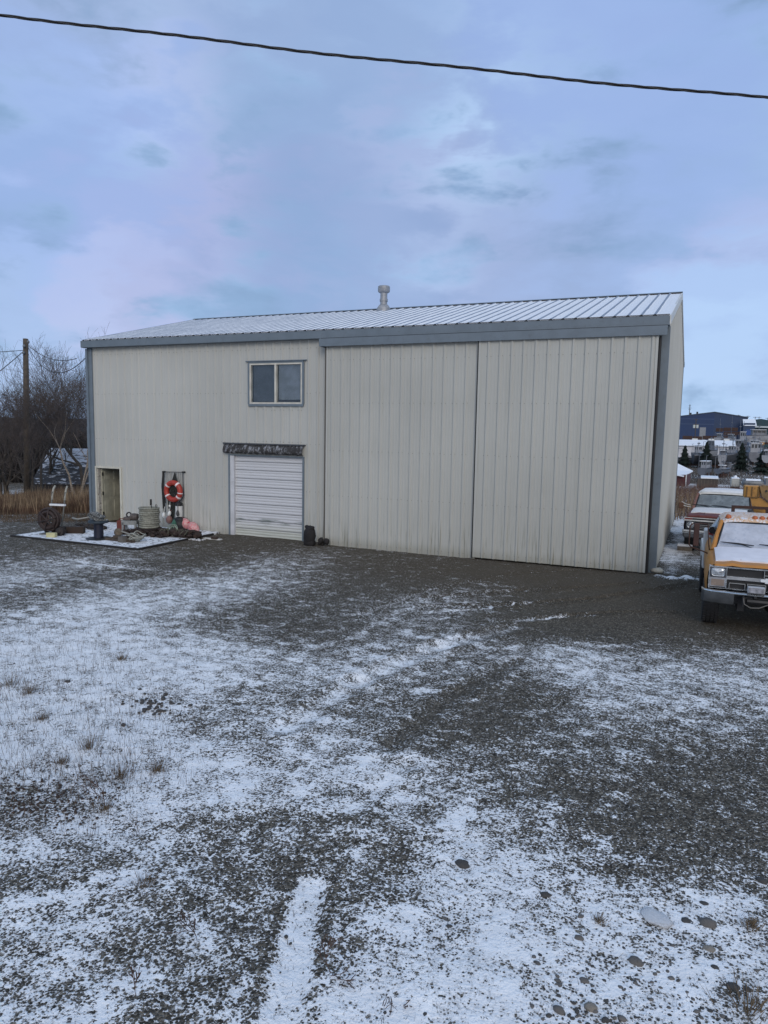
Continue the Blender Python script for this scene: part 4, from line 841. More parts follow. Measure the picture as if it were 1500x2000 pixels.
tag(MB().tube([(0, 0, -.1), (.02, 0, .1), (.0, 0, .15), (.03, 0, .19), (.07, 0, .15), (.05, 0, .1)], .01).build('hook', blackpl, None, True, (tq[0]+.24, tq[1], SZ+.75)), 'bent black hook standing up at the right edge of the hose coil', 'hook')
tag(MB().tube([(0, 0, -.1), (0, 0, .06)], .02).tube([(.08, 0, -.1), (.07, 0, .08)], .02).tube([(.12, .02, -.1), (.14, 0, .07)], .015).build('tool_handles', mat('grey tool grips', (.2, .21, .22), .6), None, True, (tq[0]-.12, tq[1], SZ+.75)), 'short grey tool grips poking out of the middle of the hose coil', 'tools')
# rack on the wall with straps, lifebuoy
rk = thing('wall_rack', 'black bar rack on the wall hung with dark straps and cords above the fishing gear', 'rack', (-14.70, -.06, 0))
MB().tube([(-.40, -.05, 1.88), (.40, -.05, 1.90)], .012).tube([(-.40, 0.03, 1.88), (-.40, -.09, 1.88)], .03).tube([(.40, .03, 1.90), (.40, -.09, 1.90)], .03).build('bar', blackpl, rk)
ss = MB()
for k in range(9):
    x = -.40+random.uniform(-.03, .05); ss.tube([(x, -.06, 1.88), (x+random.uniform(-.03, .03), -.09, 1.4), (x+random.uniform(-.04, .06), -.08, .95-random.uniform(0, .4))], .014, 5)
ss.build('strap', mat('black strap', (.015, .015, .016), .8), rk)
ss = MB()
for k in range(8): x = -.3+k*.085; ss.tube([(x, -.06, 1.88), (x+random.uniform(-.02, .02), -.07, 1.8-random.uniform(.0, .25)), (x*.5, -.10, 1.25)], .007, 5)
ss.build('chain', greymet, rk)
ss = MB()
for k in range(26): x = .05+random.uniform(-.06, .14); ss.tube([(.08, -.07, 1.87), (x, -.10, 1.6), (x*1.1-.1+random.uniform(-.1, .1), -.11, 1.1), (x-.15, -.11, random.uniform(.3, .7))], .016, 5)
ss.build('net_bundle', mat('dark net', (.02, .022, .02), .9, 0, .5, 12), rk)
MB().tube([(.40, -.07, 1.90), (.40, -.07, 1.5), (.42, -.07, 1.15), (.34, -.09, 1.0), (.22, -.12, .90), (.15, -.11, .8)], .013, 6).build('cord', mat('black cord', (.015, .02, .03), .7), rk, True)
lb = thing('lifebuoy', 'orange ring lifebuoy with white bands hanging from the wall rack', 'lifebuoy', (-14.62, -.22, 1.28))
rx = Matrix.Rotation(R_(90), 3, 'X')
MB().torus((0, 0, 0), .275, .085, rx, 40, 12).build('ring', orange, lb, True)
for a in (50, 140, 215, 320, 350):
    wdt = R_(6 if a != 350 else 3); MB().torus((0, 0, 0), .275, .089, rx, 4, 12, R_(a)-wdt, R_(a)+wdt).build('band', mat('pink white band', (.72, .62, .62), .6), lb, True)
# white tank, floats
q = -14.40; tk = thing('white_canister', 'tall white canister with a dark cap hanging on the wall right of the net bundle', 'canister', (q, -.22, .40))
MB().lathe([(.10, -.12), (.115, -.10), (.115, .42), (.10, .44)], (0, 0, 0), 20).build('tank', whitep, tk, 'auto'); MB().lathe([(.12, .42), (.12, .50), (.08, .54)], (0, 0, 0), 20).build('cap', blackpl, tk, 'auto'); MB().lathe([(.12, -.22), (.12, -.10)], (0, 0, 0), 20).build('foot', blackpl, tk, 'auto')
MB().ball((.07, -.15, .2), .06, 10, 7, .1, (1, .6, 1.6)).tube([(.07, -.13, .2), (.05, -.12, .5)], .012).build('rope_hank', mat('dark grey cord', (.07, .07, .07), .9), tk, True)
for (u, v, y, r, lab, sc3) in ((320, 1006, -.30, .07, 'white oval float hanging just right of the hose coil', (.8, .8, 1.35)), (331, 1003, -.30, .07, 'white oval float tilted above the brown buoy', (.8, .8, 1.3)), (331.5, 988, -.2, .035, 'tiny white float hanging under the lifebuoy', (1, 1, 1.1))):
    p_ = CAM+ray(u, v)*((y-CAM.y)/ray(u, v).y)
    f = MB().ball((0, 0, 0), r, 14, 10, 0, sc3, Matrix.Rotation(.3 if u == 331 else 0, 3, 'Y')).tube([(0, 0, r*.9), (0, .05, r+.2)], .008, 5).build('float', whitebuoy, None, True, p_); tag(f, lab, 'float')
p_ = CAM+ray(330.5, 1015)*((-.33-CAM.y)/ray(330.5, 1015).y)
tag(MB().ball((0, 0, 0), .11, 14, 10, .03, (.95, .95, 1.2)).tube([(0, 0, .1), (0, .1, .3)], .012).build('float', mat('brown buoy', (.24, .13, .11), .6), None, True, p_), 'round brown buoy hanging between the white floats and the green rope', 'float')
q = sp(327, 1048)
gr = MB()
for k in range(34):
    a = random.uniform(0, 6.28); rr = random.uniform(.02, .13); gr.tube([(0, 0, .50), (rr*.5*math.cos(a), rr*.5*math.sin(a), .38), (rr*math.cos(a), rr*math.sin(a)-.03, .2), (rr*1.2*math.cos(a+.3), rr*1.2*math.sin(a+.3)-.05, .03)], .013, 5)
tag(gr.build('green_rope', gropem, None, True, (q.x+.05, q.y+.25, SZ)), 'hanging hank of green rope at the front of the gear heap', 'rope')
gr = MB()
for k in range(5): gr.torus((random.uniform(-.05, .05), -.1, .2), random.uniform(.10, .17), .009, Matrix.Rotation(R_(80)+random.uniform(-.3, .3), 3, 'X') @ Matrix.Rotation(random.uniform(-.4, .4), 3, 'Y'), 20, 5)
tag(gr.build('rope_loops', mat('pale green rope', (.28, .33, .27), .9), None, True, (q.x+.1, q.y+.2, SZ)), 'thin pale green rope loops in front of the hank of green rope', 'rope')
q = sp(352, 1049); mb = MB()
for k in range(40): mb.ball((random.uniform(-.65, .45), random.uniform(-.25, .3), random.uniform(.02, .22)), random.uniform(.06, .14), 8, 6, .25, (1.3, 1, .7))
tag(mb.build('net_pile', netm, None, True, (q.x, q.y+.1, SZ-.03)), 'heap of dark brown fishing net spread along the slab under the pink buoys', 'net')
mb = MB()
for k in range(26):
    x, y = random.uniform(-.6, .4), random.uniform(-.3, .1); a = random.uniform(0, 3.1)
    mb.tube([(x, y, .12), (x+.12*math.cos(a), y+.12*math.sin(a), .24), (x+.25*math.cos(a+.4), y+.25*math.sin(a), .18), (x+.35*math.cos(a+.9), y+.3*math.sin(a), .05)], .010, 5)
tag(mb.build('loose_rope', mat('olive rope', (.12, .12, .085), .9, 0, .4, 14), None, True, (q.x, q.y-.02, SZ)), 'tangled olive rope strung across the brown net heap', 'rope')
q = sp(283, 1047); mb = MB()
for k in range(34): mb.ball((random.uniform(-.75, .7), random.uniform(-.18, .22), random.uniform(.02, .16)), random.uniform(.05, .12), 8, 6, .28, (1.4, 1, .7))
for k in range(14):
    x = random.uniform(-.7, .5); a = random.uniform(-.5, .5); mb.tube([(x, -.1, .1), (x+.15, -.15, .22), (x+.35*math.cos(a), -.2, .12+.1*a)], .012, 5)
tag(mb.build('gear_heap', netm, None, True, (q.x, q.y+.05, SZ-.02)), 'low dark heap of gear on the slab between the grey stool and the hose tub', 'gear')
q = sp(349, 1040); tb_ = MB().lathe([(.22, 0), (.25, .34), (.23, .34), (.2, .05)], (0, 0, 0), 20).ball((0, 0, .34), .22, 12, 7, .12, (1, 1, .4))
tag(tb_.build('black_bin', mat('black bin', (.015, .015, .016), .6, 0, .4, 9), None, True, (q.x-.30, q.y+.45, SZ)), 'black bin heaped with dark gear below the white canister', 'bin')
for (u, v, y, r, rz_, lab) in ((363, 1022.5, -.35, .155, -.7, 'faded pink buoy, the upper and left one of the two against the wall'), (378, 1030.5, -.42, .175, -.9, 'faded pink and white buoy, the lower and right one of the two against the wall')):
    p_ = CAM+ray(u, v)*((y-CAM.y)/ray(u, v).y); rotm = Matrix.Rotation(rz_, 3, 'Y')
    b_ = thing('buoy', lab, 'buoy', p_, 0, 'pink buoys by the wall')
    MB().ball((0, 0, 0), r, 20, 14, 0, (.92, .92, 1.25), rotm).build('bladder', pinkm, b_, True)
    MB().tube([rotm @ Vector((0, 0, r*1.15)), rotm @ Vector((0, 0, r*1.45))], [.05, .035], 10).build('eyelet', mat('red eyelet', (.5, .05, .07), .5), b_, True)
mb = MB()
for k in range(22): mb.ball((random.uniform(-.5, .4), random.uniform(-.12, .12), .03), random.uniform(.02, .05), 7, 5, .2, (1.3, 1, .7))
q = sp(375, 1056, 0); tag(mb.build('float_string', mat('white net floats', (.45, .45, .46), .7), None, True, (q.x, q.y+.1, 0)), 'string of tiny white net floats on the gravel under the pink buoys', 'floats')
# by the roller door
q = sp(601, 1066, 0); mb = MB(); mb.ball((0, 0, .28), .26, 18, 12, .07, (.72, .6, 1.15)); mb.ball((.03, 0, .5), .13, 10, 7, .15, (1.1, .8, .6)); mb.ball((-.09, 0, .53), .06, 8, 6, .2); mb.box((-.14, -.12, 0), (.16, .1, .15), bev=.02)
tag(mb.build('rubbish_bag', mat('black rubbish bag', (.014, .012, .013), .75, 0, .3, 12, .02), None, True, (q.x, q.y+.1, 0)), 'upright black rubbish bag beside the right edge of the roller door', 'bag')
q = sp(627, 1067, 0); mb = MB()
for k in range(7): mb.ball((random.uniform(-.12, .12), random.uniform(-.05, .05), random.uniform(.04, .2)), random.uniform(.05, .09), 8, 6, .2)
tag(mb.build('rag_heap', mat('black rags', (.016, .014, .014), .85, 0, .4, 12), None, True, (q.x, q.y+.12, 0)), 'small heap of black rags at the left foot of the tall sliding doors', 'rags')
blk('white_board', 'thin white board on the ground against the wall left of the roller door', 'board', 415, 1053.5, (.62, .14, .03), whitep, 0, 0)
blk('brick', 'dark brick on the white board left of the roller door', 'brick', 419, 1052.5, (.2, .1, .07), mat('dark brick', (.05, .035, .03), .9), 0, .032)
# ------------------------------------------------------------------ overhead cable
hF = Vector((_F.x, _F.y, 0)).normalized(); hR = Vector((_R0.x, _R0.y, 0))
ps_ = []
for u, v in ((0, 28), (500, 89), (1000, 143), (1500, 192)):
    r = ray(u, v); p_ = CAM+r*(10/r.dot(hF)); ps_.append(((p_-CAM).dot(hR), p_.z))
A_ = np.polyfit([a for a, b in ps_], [b for a, b in ps_], 2)
cb = thing('overhead_cable', 'thick black twisted overhead cable crossing the sky above the building', 'cable')
for ph in range(3):
    pts_ = []
    for i in range(900):
        s = -24+48*i/899; c = CAM+hF*10+hR*s; zc = np.polyval(A_, s)+.01*math.sin(s*1.7)
        a = s*6.0+ph*2.094; rr = .011; pts_.append((c.x+hF.x*rr*math.cos(a), c.y+hF.y*rr*math.cos(a), zc+rr*math.sin(a)))
    MB().tube(pts_, .0095, 6).build('strand', mat('black cable', (.02, .02, .022), .6), cb, True)
# ------------------------------------------------------------------ utility pole left
PB = at(53, 826+136, 36); pz = float(hgt(PB.x, PB.y)); top = at(50, 662, 36)
up = thing('utility_pole', 'weathered wooden utility pole left of the building with wires running from its top', 'utility pole', (PB.x, PB.y, pz-.2))
MB().tube([(0, 0, 0), (top.x-PB.x, top.y-PB.y, top.z-pz+.2)], [.17, .125], 14).build('pole', polewood, up, True)
o_ = Vector((PB.x, PB.y, pz-.2))
for (u, v) in ((47, 676), (55, 668), (46, 689)): tag(MB().ball(at(u, v, 35.8)-o_, .07, 8, 6, 0, (1, 1, 1.3)).build('insulator', greymet, up, True))
def wire(a, b, sag, r=.012, n=24, par=None, nm='wire'):
    P_ = []
    for i in range(n+1):
        t = i/n; p_ = a.lerp(b, t); P_.append(Vector((p_.x, p_.y, p_.z-sag*4*t*(1-t)))-o_)
    return MB().tube(P_, r, 5).build(nm, MATS['black cable'], up)
wire(at(47, 684, 36), at(-330, 672, 32), .25, .016); wire(at(46, 686, 36), at(-160, 830, 30), .2, .02); wire(at(55, 675, 36), at(150, 700, 34.5), .35, .014)
wire(at(56, 680, 36), Vector((-W-.05, .05, 5.75)), .9, .016); wire(at(57, 684, 36), at(72, 720, 36.3), .02, .008)
# ------------------------------------------------------------------ bare trees
def branch(out, p, d, L, r, lev, maxl, up=.15, spread=.6):
    n = 4 if lev < 2 else 3; pts_ = [p.copy()]; rr = [r]
    for i in range(n):
        d = (d+Vector((random.gauss(0, 1), random.gauss(0, 1), random.gauss(0, 1)))*.16+Vector((0, 0, up*.3))).normalized()
        p = p+d*(L/n); pts_.append(p.copy()); rr.append(max(.0045, r*(1-.55*(i+1)/n)))
    out.append((lev, pts_, rr))
    if lev >= maxl: return
    k = random.choice((3, 4, 4, 5)) if lev else random.choice((4, 5, 6))
    for j in range(k):
        t = random.uniform(.3, 1) if j else 1.0
        i = min(n, max(1, int(round(t*n)))); ax = Vector((random.gauss(0, 1), random.gauss(0, 1), random.gauss(0, .6))).normalized()
        nd = (d+ax*spread*random.uniform(.6, 1.4)).normalized(); nd.z += .08
        branch(out, pts_[i], nd.normalized(), L*random.uniform(.55, .82), max(.0045, rr[i]*random.uniform(.5, .75)), lev+1, maxl, up, spread)
def tree(label, loc, H, m_tr, maxl=5, lean=(0, 0), r=.12, spread=.6, stems=1, group=None, cat='tree', name='bare_tree'):
    t = thing(name, label, cat, loc, 0, group); tr_, cr = MB(), MB()
    for s in range(stems):
        out = []; d = Vector((lean[0]+random.gauss(0, .12)*stems, lean[1]+random.gauss(0, .12)*stems, 1)).normalized()
        branch(out, Vector((random.uniform(-.1, .1)*stems, random.uniform(-.1, .1)*stems, -.1)), d, H*.36, r/(stems**.4), 0, maxl, spread=spread)
        for lev, p_, rr in out: (tr_ if lev < 2 else cr).tube(p_, rr, 7 if lev < 2 else 3, cap=False)
    tr_.build('trunk', m_tr, t, True); cr.build('crown', twigm, t, False)
    return t
TL = [(20, 930, 37, 6.6, 'bare tree at the left edge of the view, left of the utility pole', bark, (-.1, 0), 1), (52, 940, 40, 6.4, 'bare tree with dense twigs directly behind the utility pole', bark, (.1, 0), 2),
      (72, 945, 38, 6.6, 'dark bare tree just right of the utility pole, over the low roof', bark, (.15, 0), 2), (100, 950, 43, 6.5, 'bare bushy tree between the utility pole and the birch', bark, (0, 0), 2),
      (156, 956, 34, 6.6, 'pale stemmed birch standing beside the left corner of the building', bark2, (-.04, 0), 2), (138, 950, 45, 9.2, 'slender bare tree rising behind the birch by the building corner', bark, (0, 0), 1),
      (166, 940, 41, 7.8, 'bare tree half hidden by the left corner of the building', bark, (.0, 0), 1), (2, 950, 33, 4.8, 'low bare tree cut off by the left edge of the view', bark, (.2, 0), 2)]
for i, (u, v, d, H, lab, m__, lean, stm) in enumerate(TL):
    p_ = at(u, v, d); z = float(hgt(p_.x, p_.y)); tree(lab, (p_.x, p_.y, z), H*1.1, m__, 5, lean, .085 if m__ is bark2 else .13, .62, stm, 'bare trees behind the building')
# low snowy roof behind the trees
rp_ = [at(60, 962, 42), at(205, 962, 42)]
a = rp_[0]; b = rp_[1]; dx = (b-a); dx.z = 0; Lr = dx.length; ang = math.atan2(dx.y, dx.x); zg = float(hgt(a.x, a.y))
sh = thing('low_shed', 'low dark shed with a snow streaked shingle roof behind the bare trees', 'shed', (a.x, a.y, zg), ang)
MB().box((.1, .1, -.3), (Lr-.1, 4.6, .55)).build('wall', mat('dark shed wall', (.035, .03, .03), .9), sh)
shm, st_, sb2 = newmat('snow streaked shingles'); ps = st_.n('ShaderNodeTexCoord').outputs['Object']; s4 = st_.n('ShaderNodeSeparateXYZ'); st_.set(s4.inputs[0], ps)
nn = st_.noise(st_.vm('MULTIPLY', ps, (2.0, 5, 5)), 1, 5, .7)
ff = st_.math('ADD', nn, st_.mr(s4.outputs[2], .9, 2.4, -.02, .20))
st_.set(sb2.inputs['Base Color'], st_.mix(st_.mr(ff, .53, .63), (.045, .045, .05), (.55, .57, .62))); sb2.inputs['Roughness'].default_value = .8
rm_ = MB()
for k in range(10):
    y0, y1 = k*.27, (k+1)*.27+.02; z0, z1 = .5+k*.2, .5+(k+1)*.2-.03
    rm_.add([(0, y0, z0+.03), (Lr, y0, z0+.03), (Lr, y1, z1+.03), (0, y1, z1+.03), (0, y0, z0-.02), (Lr, y0, z0-.02)], [(0, 1, 2, 3), (4, 5, 1, 0)])
rm_.add([(0, 2.7, 2.49), (Lr, 2.7, 2.49), (Lr, 5, .6), (0, 5, .6)], [(0, 1, 2, 3)])
for xx in (0, Lr): rm_.add([(xx, 0, .5), (xx, 2.7, 2.49), (xx, 5, .5)], [(0, 1, 2)])
rm_.build('roof', shm, sh)
# dark wooded ground far left, as one mass
def quadfield(name, lab, n, posf, hf, m, wf=.02, lean=.15, tri=True):
    V = np.zeros((n, 3, 3)); 
    for i in range(n):
        x, y = posf(); z = float(hgt(x, y)); hh = hf(x, y); a = random.uniform(0, 6.28); w_ = wf*random.uniform(.6, 1.4)
        lx, ly = random.gauss(0, lean)*hh, random.gauss(0, lean)*hh
        V[i] = ((x-w_*math.cos(a), y-w_*math.sin(a), z-.02), (x+w_*math.cos(a), y+w_*math.sin(a), z-.02), (x+lx, y+ly, z+hh))
    me = bpy.data.meshes.new(name); me.from_pydata(V.reshape(-1, 3).tolist(), [], [(3*i, 3*i+1, 3*i+2) for i in range(n)])
    me.materials.append(m); o = bpy.data.objects.new(name, me); COL.objects.link(o); o['kind'] = 'stuff'
    if lab: o['label'] = lab
    return o
darkbr = mat('dark brush', (.022, .018, .017), .95, 0, .4, .5)
def dirpt(u0, u1, d0, d1):
    u = random.uniform(u0, u1); d = math.exp(random.uniform(math.log(d0), math.log(d1))); p_ = at(u, 900, d); return p_.x, p_.y
# low wooded rise: ground shape plus twigs
hv = []
us = np.linspace(-500, 420, 60)
secs = []
for u in us:
    row = []
    for d, z in ((62, -3.0), (70, .3), (80, 1.2), (100, 2.2), (140, 4.0), (200, 4.6), (260, 0)):
        p_ = at(u, 830, d); row.append((p_.x, p_.y, z+random.uniform(-.35, .35)*(z > 0)))
    secs.append(row)
hl = MB().loft(secs).build('hill', mat('dark wooded slope', (.018, .015, .015), .95, 0, .5, .4, .3), None, True); hl['kind'] = 'structure'
def hh_(x, y): 
    return random.uniform(2.0, 4.6)
quadfield('thicket', 'dark leafless thicket covering the rise behind the bare trees', 9000, lambda: dirpt(-200, 240, 52, 75), hh_, darkbr, .06, .2)
def top_pts():
    u = random.uniform(-200, 260); p_ = at(u, 830, random.uniform(110, 180)); return p_.x, p_.y
quadfield('wood', 'far dark leafless wood on the skyline left of the building', 6000, top_pts, lambda x, y: random.uniform(5.0, 7.2), darkbr, .12, .06)
# brown tall grass
straw = mat('brown dead grass', (.115, .068, .045), .9, 0, .4, 2)
straw2 = mat('pale dead grass', (.26, .19, .12), .9, 0, .4, 2)
def gpos(u0, u1, v0, v1):
    def f():
        q = gp(random.uniform(u0, u1), random.uniform(v0, v1), -.1); return q.x, q.y
    return f
quadfield('tall_grass', 'tall brown dead grass behind the yard, left of the building', 26000, gpos(-60, 190, 962, 1008), lambda x, y: random.uniform(.12, .62)*(.6+.8*math.sin(x*.7+y*.3)**2*.5), straw, .012, .12)
quadfield('tall_grass', 'paler stalks standing among the tall brown grass', 2500, gpos(-60, 180, 965, 1008), lambda x, y: random.uniform(.3, .85), straw2, .012, .12)
quadfield('short_grass', 'short dead grass at the edge of the yard before the tall grass', 3500, gpos(-60, 185, 1000, 1026), lambda x, y: random.uniform(.04, .2), mat('short dead grass', (.11, .08, .055), .9, 0, .4, 2), .01, .3)
def bpos():
    return random.uniform(-.6, 1.2)+0.0, random.uniform(9.5, 30)
redbr = mat('reddish brown brush', (.12, .07, .055), .9, 0, .4, 2)
quadfield('brush', 'reddish brown brush behind the building and the red pickup', 9000, lambda: (random.uniform(-3, 8), random.uniform(12, 40)), lambda x, y: random.uniform(.2, .8), redbr, .018, .22)
quadfield('brush', 'pale seed heads standing in the brush by the building corner', 700, lambda: (random.uniform(-1, 2.2), random.uniform(11.5, 20)), lambda x, y: random.uniform(.6, 1.2), straw2, .012, .15)
# sparse stems in the yard snow
def ypos():
    while True:
        u, v = random.uniform(-60, 420), random.uniform(1215, 1640)
        if random.random() < (1-max(0, u-200)/230)*(.4 if v > 1540 else 1): q = gp(u, v); return q.x, q.y
quadfield('grass_stems', 'thin dead grass stems poking through the snow of the yard', 5200, ypos, lambda x, y: random.uniform(.03, .17), mat('dead stems', (.10, .075, .06), .9, 0, .4, 3), .0022, .3)
quadfield('grass_stems', 'short stubble across the gravel yard', 4000, gpos(-60, 1560, 1180, 2050), lambda x, y: random.uniform(.01, .045), mat('stubble', (.06, .05, .04), .9, 0, .4, 3), .003, .6)
# tufts
def tuft(u, v, s, lab):
    q = gp(u, v); mb = MB()
    random.seed(int(u*13+v))
    for k in range(int(90)):
        a = random.uniform(0, 6.28); rr = s*abs(random.gauss(0, .35)); x, y = rr*math.cos(a), rr*math.sin(a); h_ = s*random.uniform(.3, .8); l = random.uniform(.2, .9)
        mb.add([(x-.003, y, -.01), (x+.003, y, -.01), (x+l*h_*math.cos(a)+random.gauss(0, .02), y+l*h_*math.sin(a), h_)], [(0, 1, 2)])
    tag(mb.build('grass_tuft', mat('tuft straw', (.13, .095, .06), .9, 0, .5, 30), None, False, (q.x, q.y, float(0))), lab, 'grass tuft')
for a_ in ((55, 1354, .22, 'dark grass tuft in the snow near the left edge of the yard'), (20, 1338, .3, 'ragged brown weed patch at the left edge of the yard snow'), (235, 1288, .14, 'small grass tuft in the snow of the upper left yard'), (80, 1405, .15, 'small upright grass tuft in snow below the dark weed tufts'),
           (172, 1462, .2, 'brown grass tuft left of centre in the snowy yard'), (235, 1515, .18, 'straw tuft in snow above the tall dry weed'), (305, 1505, .15, 'grey brown weed tuft right of the straw tuft'), (120, 1490, .12, 'little grass tuft left of the straw tuft'), (1463, 1975, .22, 'brown grass tuft in the bottom right corner'), (1468, 1812, .10, 'thin straw tuft near the right edge, right of the largest stone'),
           (1170, 1800, .07, 'fine straw tuft left of the snow covered flat stone'), (280, 1728, .13, 'brown moss like tuft in the lower left yard'), (205, 1580, .12, 'sparse weed tuft under the tall dry weed')): tuft(*a_)
def weed(u, v, H, lab, lean=(0, 0), flat=False):
    q = gp(u, v); out = []
    branch(out, Vector((0, 0, 0)), Vector((lean[0], lean[1], .25 if flat else 1)).normalized(), H*.5, .0045, 1, 3, up=.0 if flat else .2, spread=.55)
    mb = MB()
    for lev, p_, rr in out: mb.tube([Vector((x.x, x.y, max(.004, x.z))) for x in p_], [max(.0016, k*.55) for k in rr], 4, cap=False)
    tag(mb.build('dry_weed', mat('dry weed', (.07, .04, .03), .9), None, False, (q.x, q.y, .0)), lab, 'weed')
weed(205, 1578, .32, 'tall branching dry weed in the snow, left yard'); weed(385, 1840, .35, 'thin upright dry weed in the lower left yard'); weed(620, 1905, .30, 'fallen twiggy branch lying by the snowy tyre track', (.8, -.1), True)
weed(735, 1922, .35, 'fallen twig lying in snow right of the snowy tyre track', (1, .1), True); weed(660, 1915, .3, 'fallen twig crossing the snow between the other two twigs', (-.9, .2), True); weed(265, 1950, .2, 'small dry weed near the bottom left corner')
# ------------------------------------------------------------------ stones
def stone_mesh(seed, n=12, m=8):
    random.seed(seed); mb = MB(); mb.ball((0, 0, 0), 1, n, m, .17, (1, .76, .52)); return mb
stm = [mat('stone grey', (.115, .105, .098), .85, 0, .25, 14), mat('stone dark', (.055, .052, .05), .85, 0, .25, 14), mat('stone tan', (.20, .18, .155), .85, 0, .2, 14)]
def stone(u, v, wpx, mi, lab, group=None, snowcap=False):
    q = gp(u, v); d = (q-CAM).dot(_F); r = wpx/CAM_F*d/2
    o = stone_mesh(int(u*7+v)).build('stone', stm[mi] if mi < 3 else snow, None, True, (q.x, q.y, r*.14)); o.scale = (r, r, r if mi < 3 else r*.35); o.rotation_euler = (0, 0, random.uniform(-.6, .6))
    return tag(o, lab, 'stone', group)
stone(1382, 1806, 36, 0, 'largest grey brown stone in the snow of the lower right yard'); stone(1340, 1801, 22, 1, 'dark stone just left of the largest stone in the lower right yard'); stone(1242, 1880, 28, 0, 'rounded stone below the snow covered flat stone')
stone(1282, 1797, 62, 3, 'flat stone thickly covered with snow, left of the largest stone'); stone(903, 1691, 30, 1, 'single black stone in the middle of the lower yard'); stone(1066, 1750, 22, 1, 'dark oval stone right of and below the single black stone')
stone(1131, 1834, 19, 0, 'smooth oval grey stone in snow left of the rounded stone'); stone(1141, 1917, 19, 0, 'smooth brown oval stone in snow at the lower right'); stone(1154, 1969, 26, 2, 'pale tan stone near the bottom edge'); stone(1092, 1974, 25, 0, 'grey brown stone left of the pale tan stone at the bottom')
stone(1375, 1767, 18, 1, 'dark stone above the largest stone in the lower right yard'); stone(1432, 1930, 26, 1, 'dark stone above the bottom right grass tuft'); stone(1460, 1935, 20, 1, 'dark stone right of the others above the bottom right grass tuft')
stone(1385, 1856, 24, 2, 'flat tan stone below the largest stone'); stone(1183, 1993, 16, 1, 'dark stone at the very bottom, right of the pale tan stone'); stone(877, 1811, 14, 1, 'small dark stone alone in snow at lower centre')
stone(1488, 1722, 22, 1, 'dark stone at the right edge of the lower yard'); stone(1396, 1892, 18, 1, 'small black angular stone below the flat tan stone'); stone(132, 1332, 12, 1, 'small dark stone in the snow of the left yard'); stone(241, 1416, 11, 1, 'dark pebble in snow right of centre of the left yard')
random.seed(11)
seeds = [stone_mesh(k, 8, 5) for k in range(6)]; random.seed(21)
def scatter(name, lab, n, posf, rf, m):
    mb = MB()
    for i in range(n):
        u, v = posf(); q = gp(u, v); r = rf(); s = random.choice(seeds); a = random.uniform(0, 6.28); c, sn_ = math.cos(a), math.sin(a); k = random.uniform(.7, 1.1)
        mb.add([(q.x+r*(x*c-y*sn_), q.y+r*(x*sn_+y*c), r*z*k+r*.12) for x, y, z in s.v], s.f)
    o = mb.build(name, m, None, True); tag(o, lab, None, None, 'stuff')
scatter('pebbles', 'scattered dark pebbles in the snow of the lower right yard', 700, lambda: (random.uniform(720, 1520)+random.uniform(0, 100), 2040-360*abs(random.gauss(0, .5))), lambda: abs(random.gauss(0, .006))+.006, stm[1])
scatter('pebbles', 'scattered brown pebbles in the snow of the lower right yard', 450, lambda: (random.uniform(820, 1520), 2040-330*abs(random.gauss(0, .5))), lambda: abs(random.gauss(0, .007))+.007, stm[0])
scatter('pebbles', 'small dark pebbles over the whole gravel yard', 900, lambda: (random.uniform(-30, 1530), random.uniform(1150, 2000)), lambda: abs(random.gauss(0, .005))+.006, stm[1])
scatter('pebbles', 'patch of dark pebbles in the left of centre snow', 60, lambda: (random.gauss(305, 25), random.gauss(1375, 12)), lambda: random.uniform(.015, .035), stm[1])
scatter('leaf_litter', 'dark clumps of leaves in the snow of the lower left yard', 330, lambda: (random.gauss(90, 75), random.gauss(1562, 26)), lambda: random.uniform(.004, .018), mat('leaf litter', (.045, .028, .022), .9, 0, .4, 20))
# ------------------------------------------------------------------ the harbour yard beyond, right of the building
random.seed(33)
def gz(p): return float(hgt(p.x, p.y))
def base(u, d, v=900):
    p_ = at(u, v, d); return Vector((p_.x, p_.y, gz(p_)))
def yp(u, v, d):
    r = ray(u, v); return CAM+r*(d*1.09/r.y)
def px(n, d): return n/CAM_F*d
def spruce(u, d, H, wd, lab):
    b = base(u, d); t = thing('spruce_tree', lab, 'tree', b, 0, 'spruces before the harbour yard')
    MB().tube([(0, 0, -.2), (0, 0, H*.97)], [H*.025, .01], 7).build('trunk', bark, t, True)
    mb = MB(); n = int(3000)
    for k in range(n):
        f = random.random()**.8; z = H*(.02+.98*f)*1.0; tier = (math.sin(z*9)+1)*.5
        rr = wd*.60*(1-f)**.85*(.5+.5*tier)*random.uniform(.3, 1.2)+.05; a = random.uniform(0, 6.28)
        x, y = rr*math.cos(a), rr*math.sin(a); l = random.uniform(.16, .40)*(1.2-f*.7); w_ = l*.35
        tx, ty = -math.sin(a), math.cos(a)
        mb.add([(x-tx*w_, y-ty*w_, z), (x+tx*w_, y+ty*w_, z), (x+math.cos(a)*l, y+math.sin(a)*l, z-.10+random.uniform(-.12, .06)), ], [(0, 1, 2)])
        mb.add([(x*.6, y*.6, z+l*.5), (x-tx*w_, y-ty*w_, z-.05), (x+tx*w_, y+ty*w_, z-.05)], [(0, 1, 2)])
    mb.build('crown', mat('spruce needles', (.012, .022, .016), .9, 0, .5, 2), t)
spruce(1336.5, 118, 3.6, 1.75, 'small dark spruce nearest the building corner, leftmost of the spruces')
spruce(1379, 116, 4.3, 2.2, 'tallest dark spruce in front of the long white building')
spruce(1448, 108, 4.3, 2.1, 'dark spruce right of the white building, before the clustered boats')
spruce(1489, 100, 3.4, 2.6, 'wide low dark spruce at the right edge of the view')
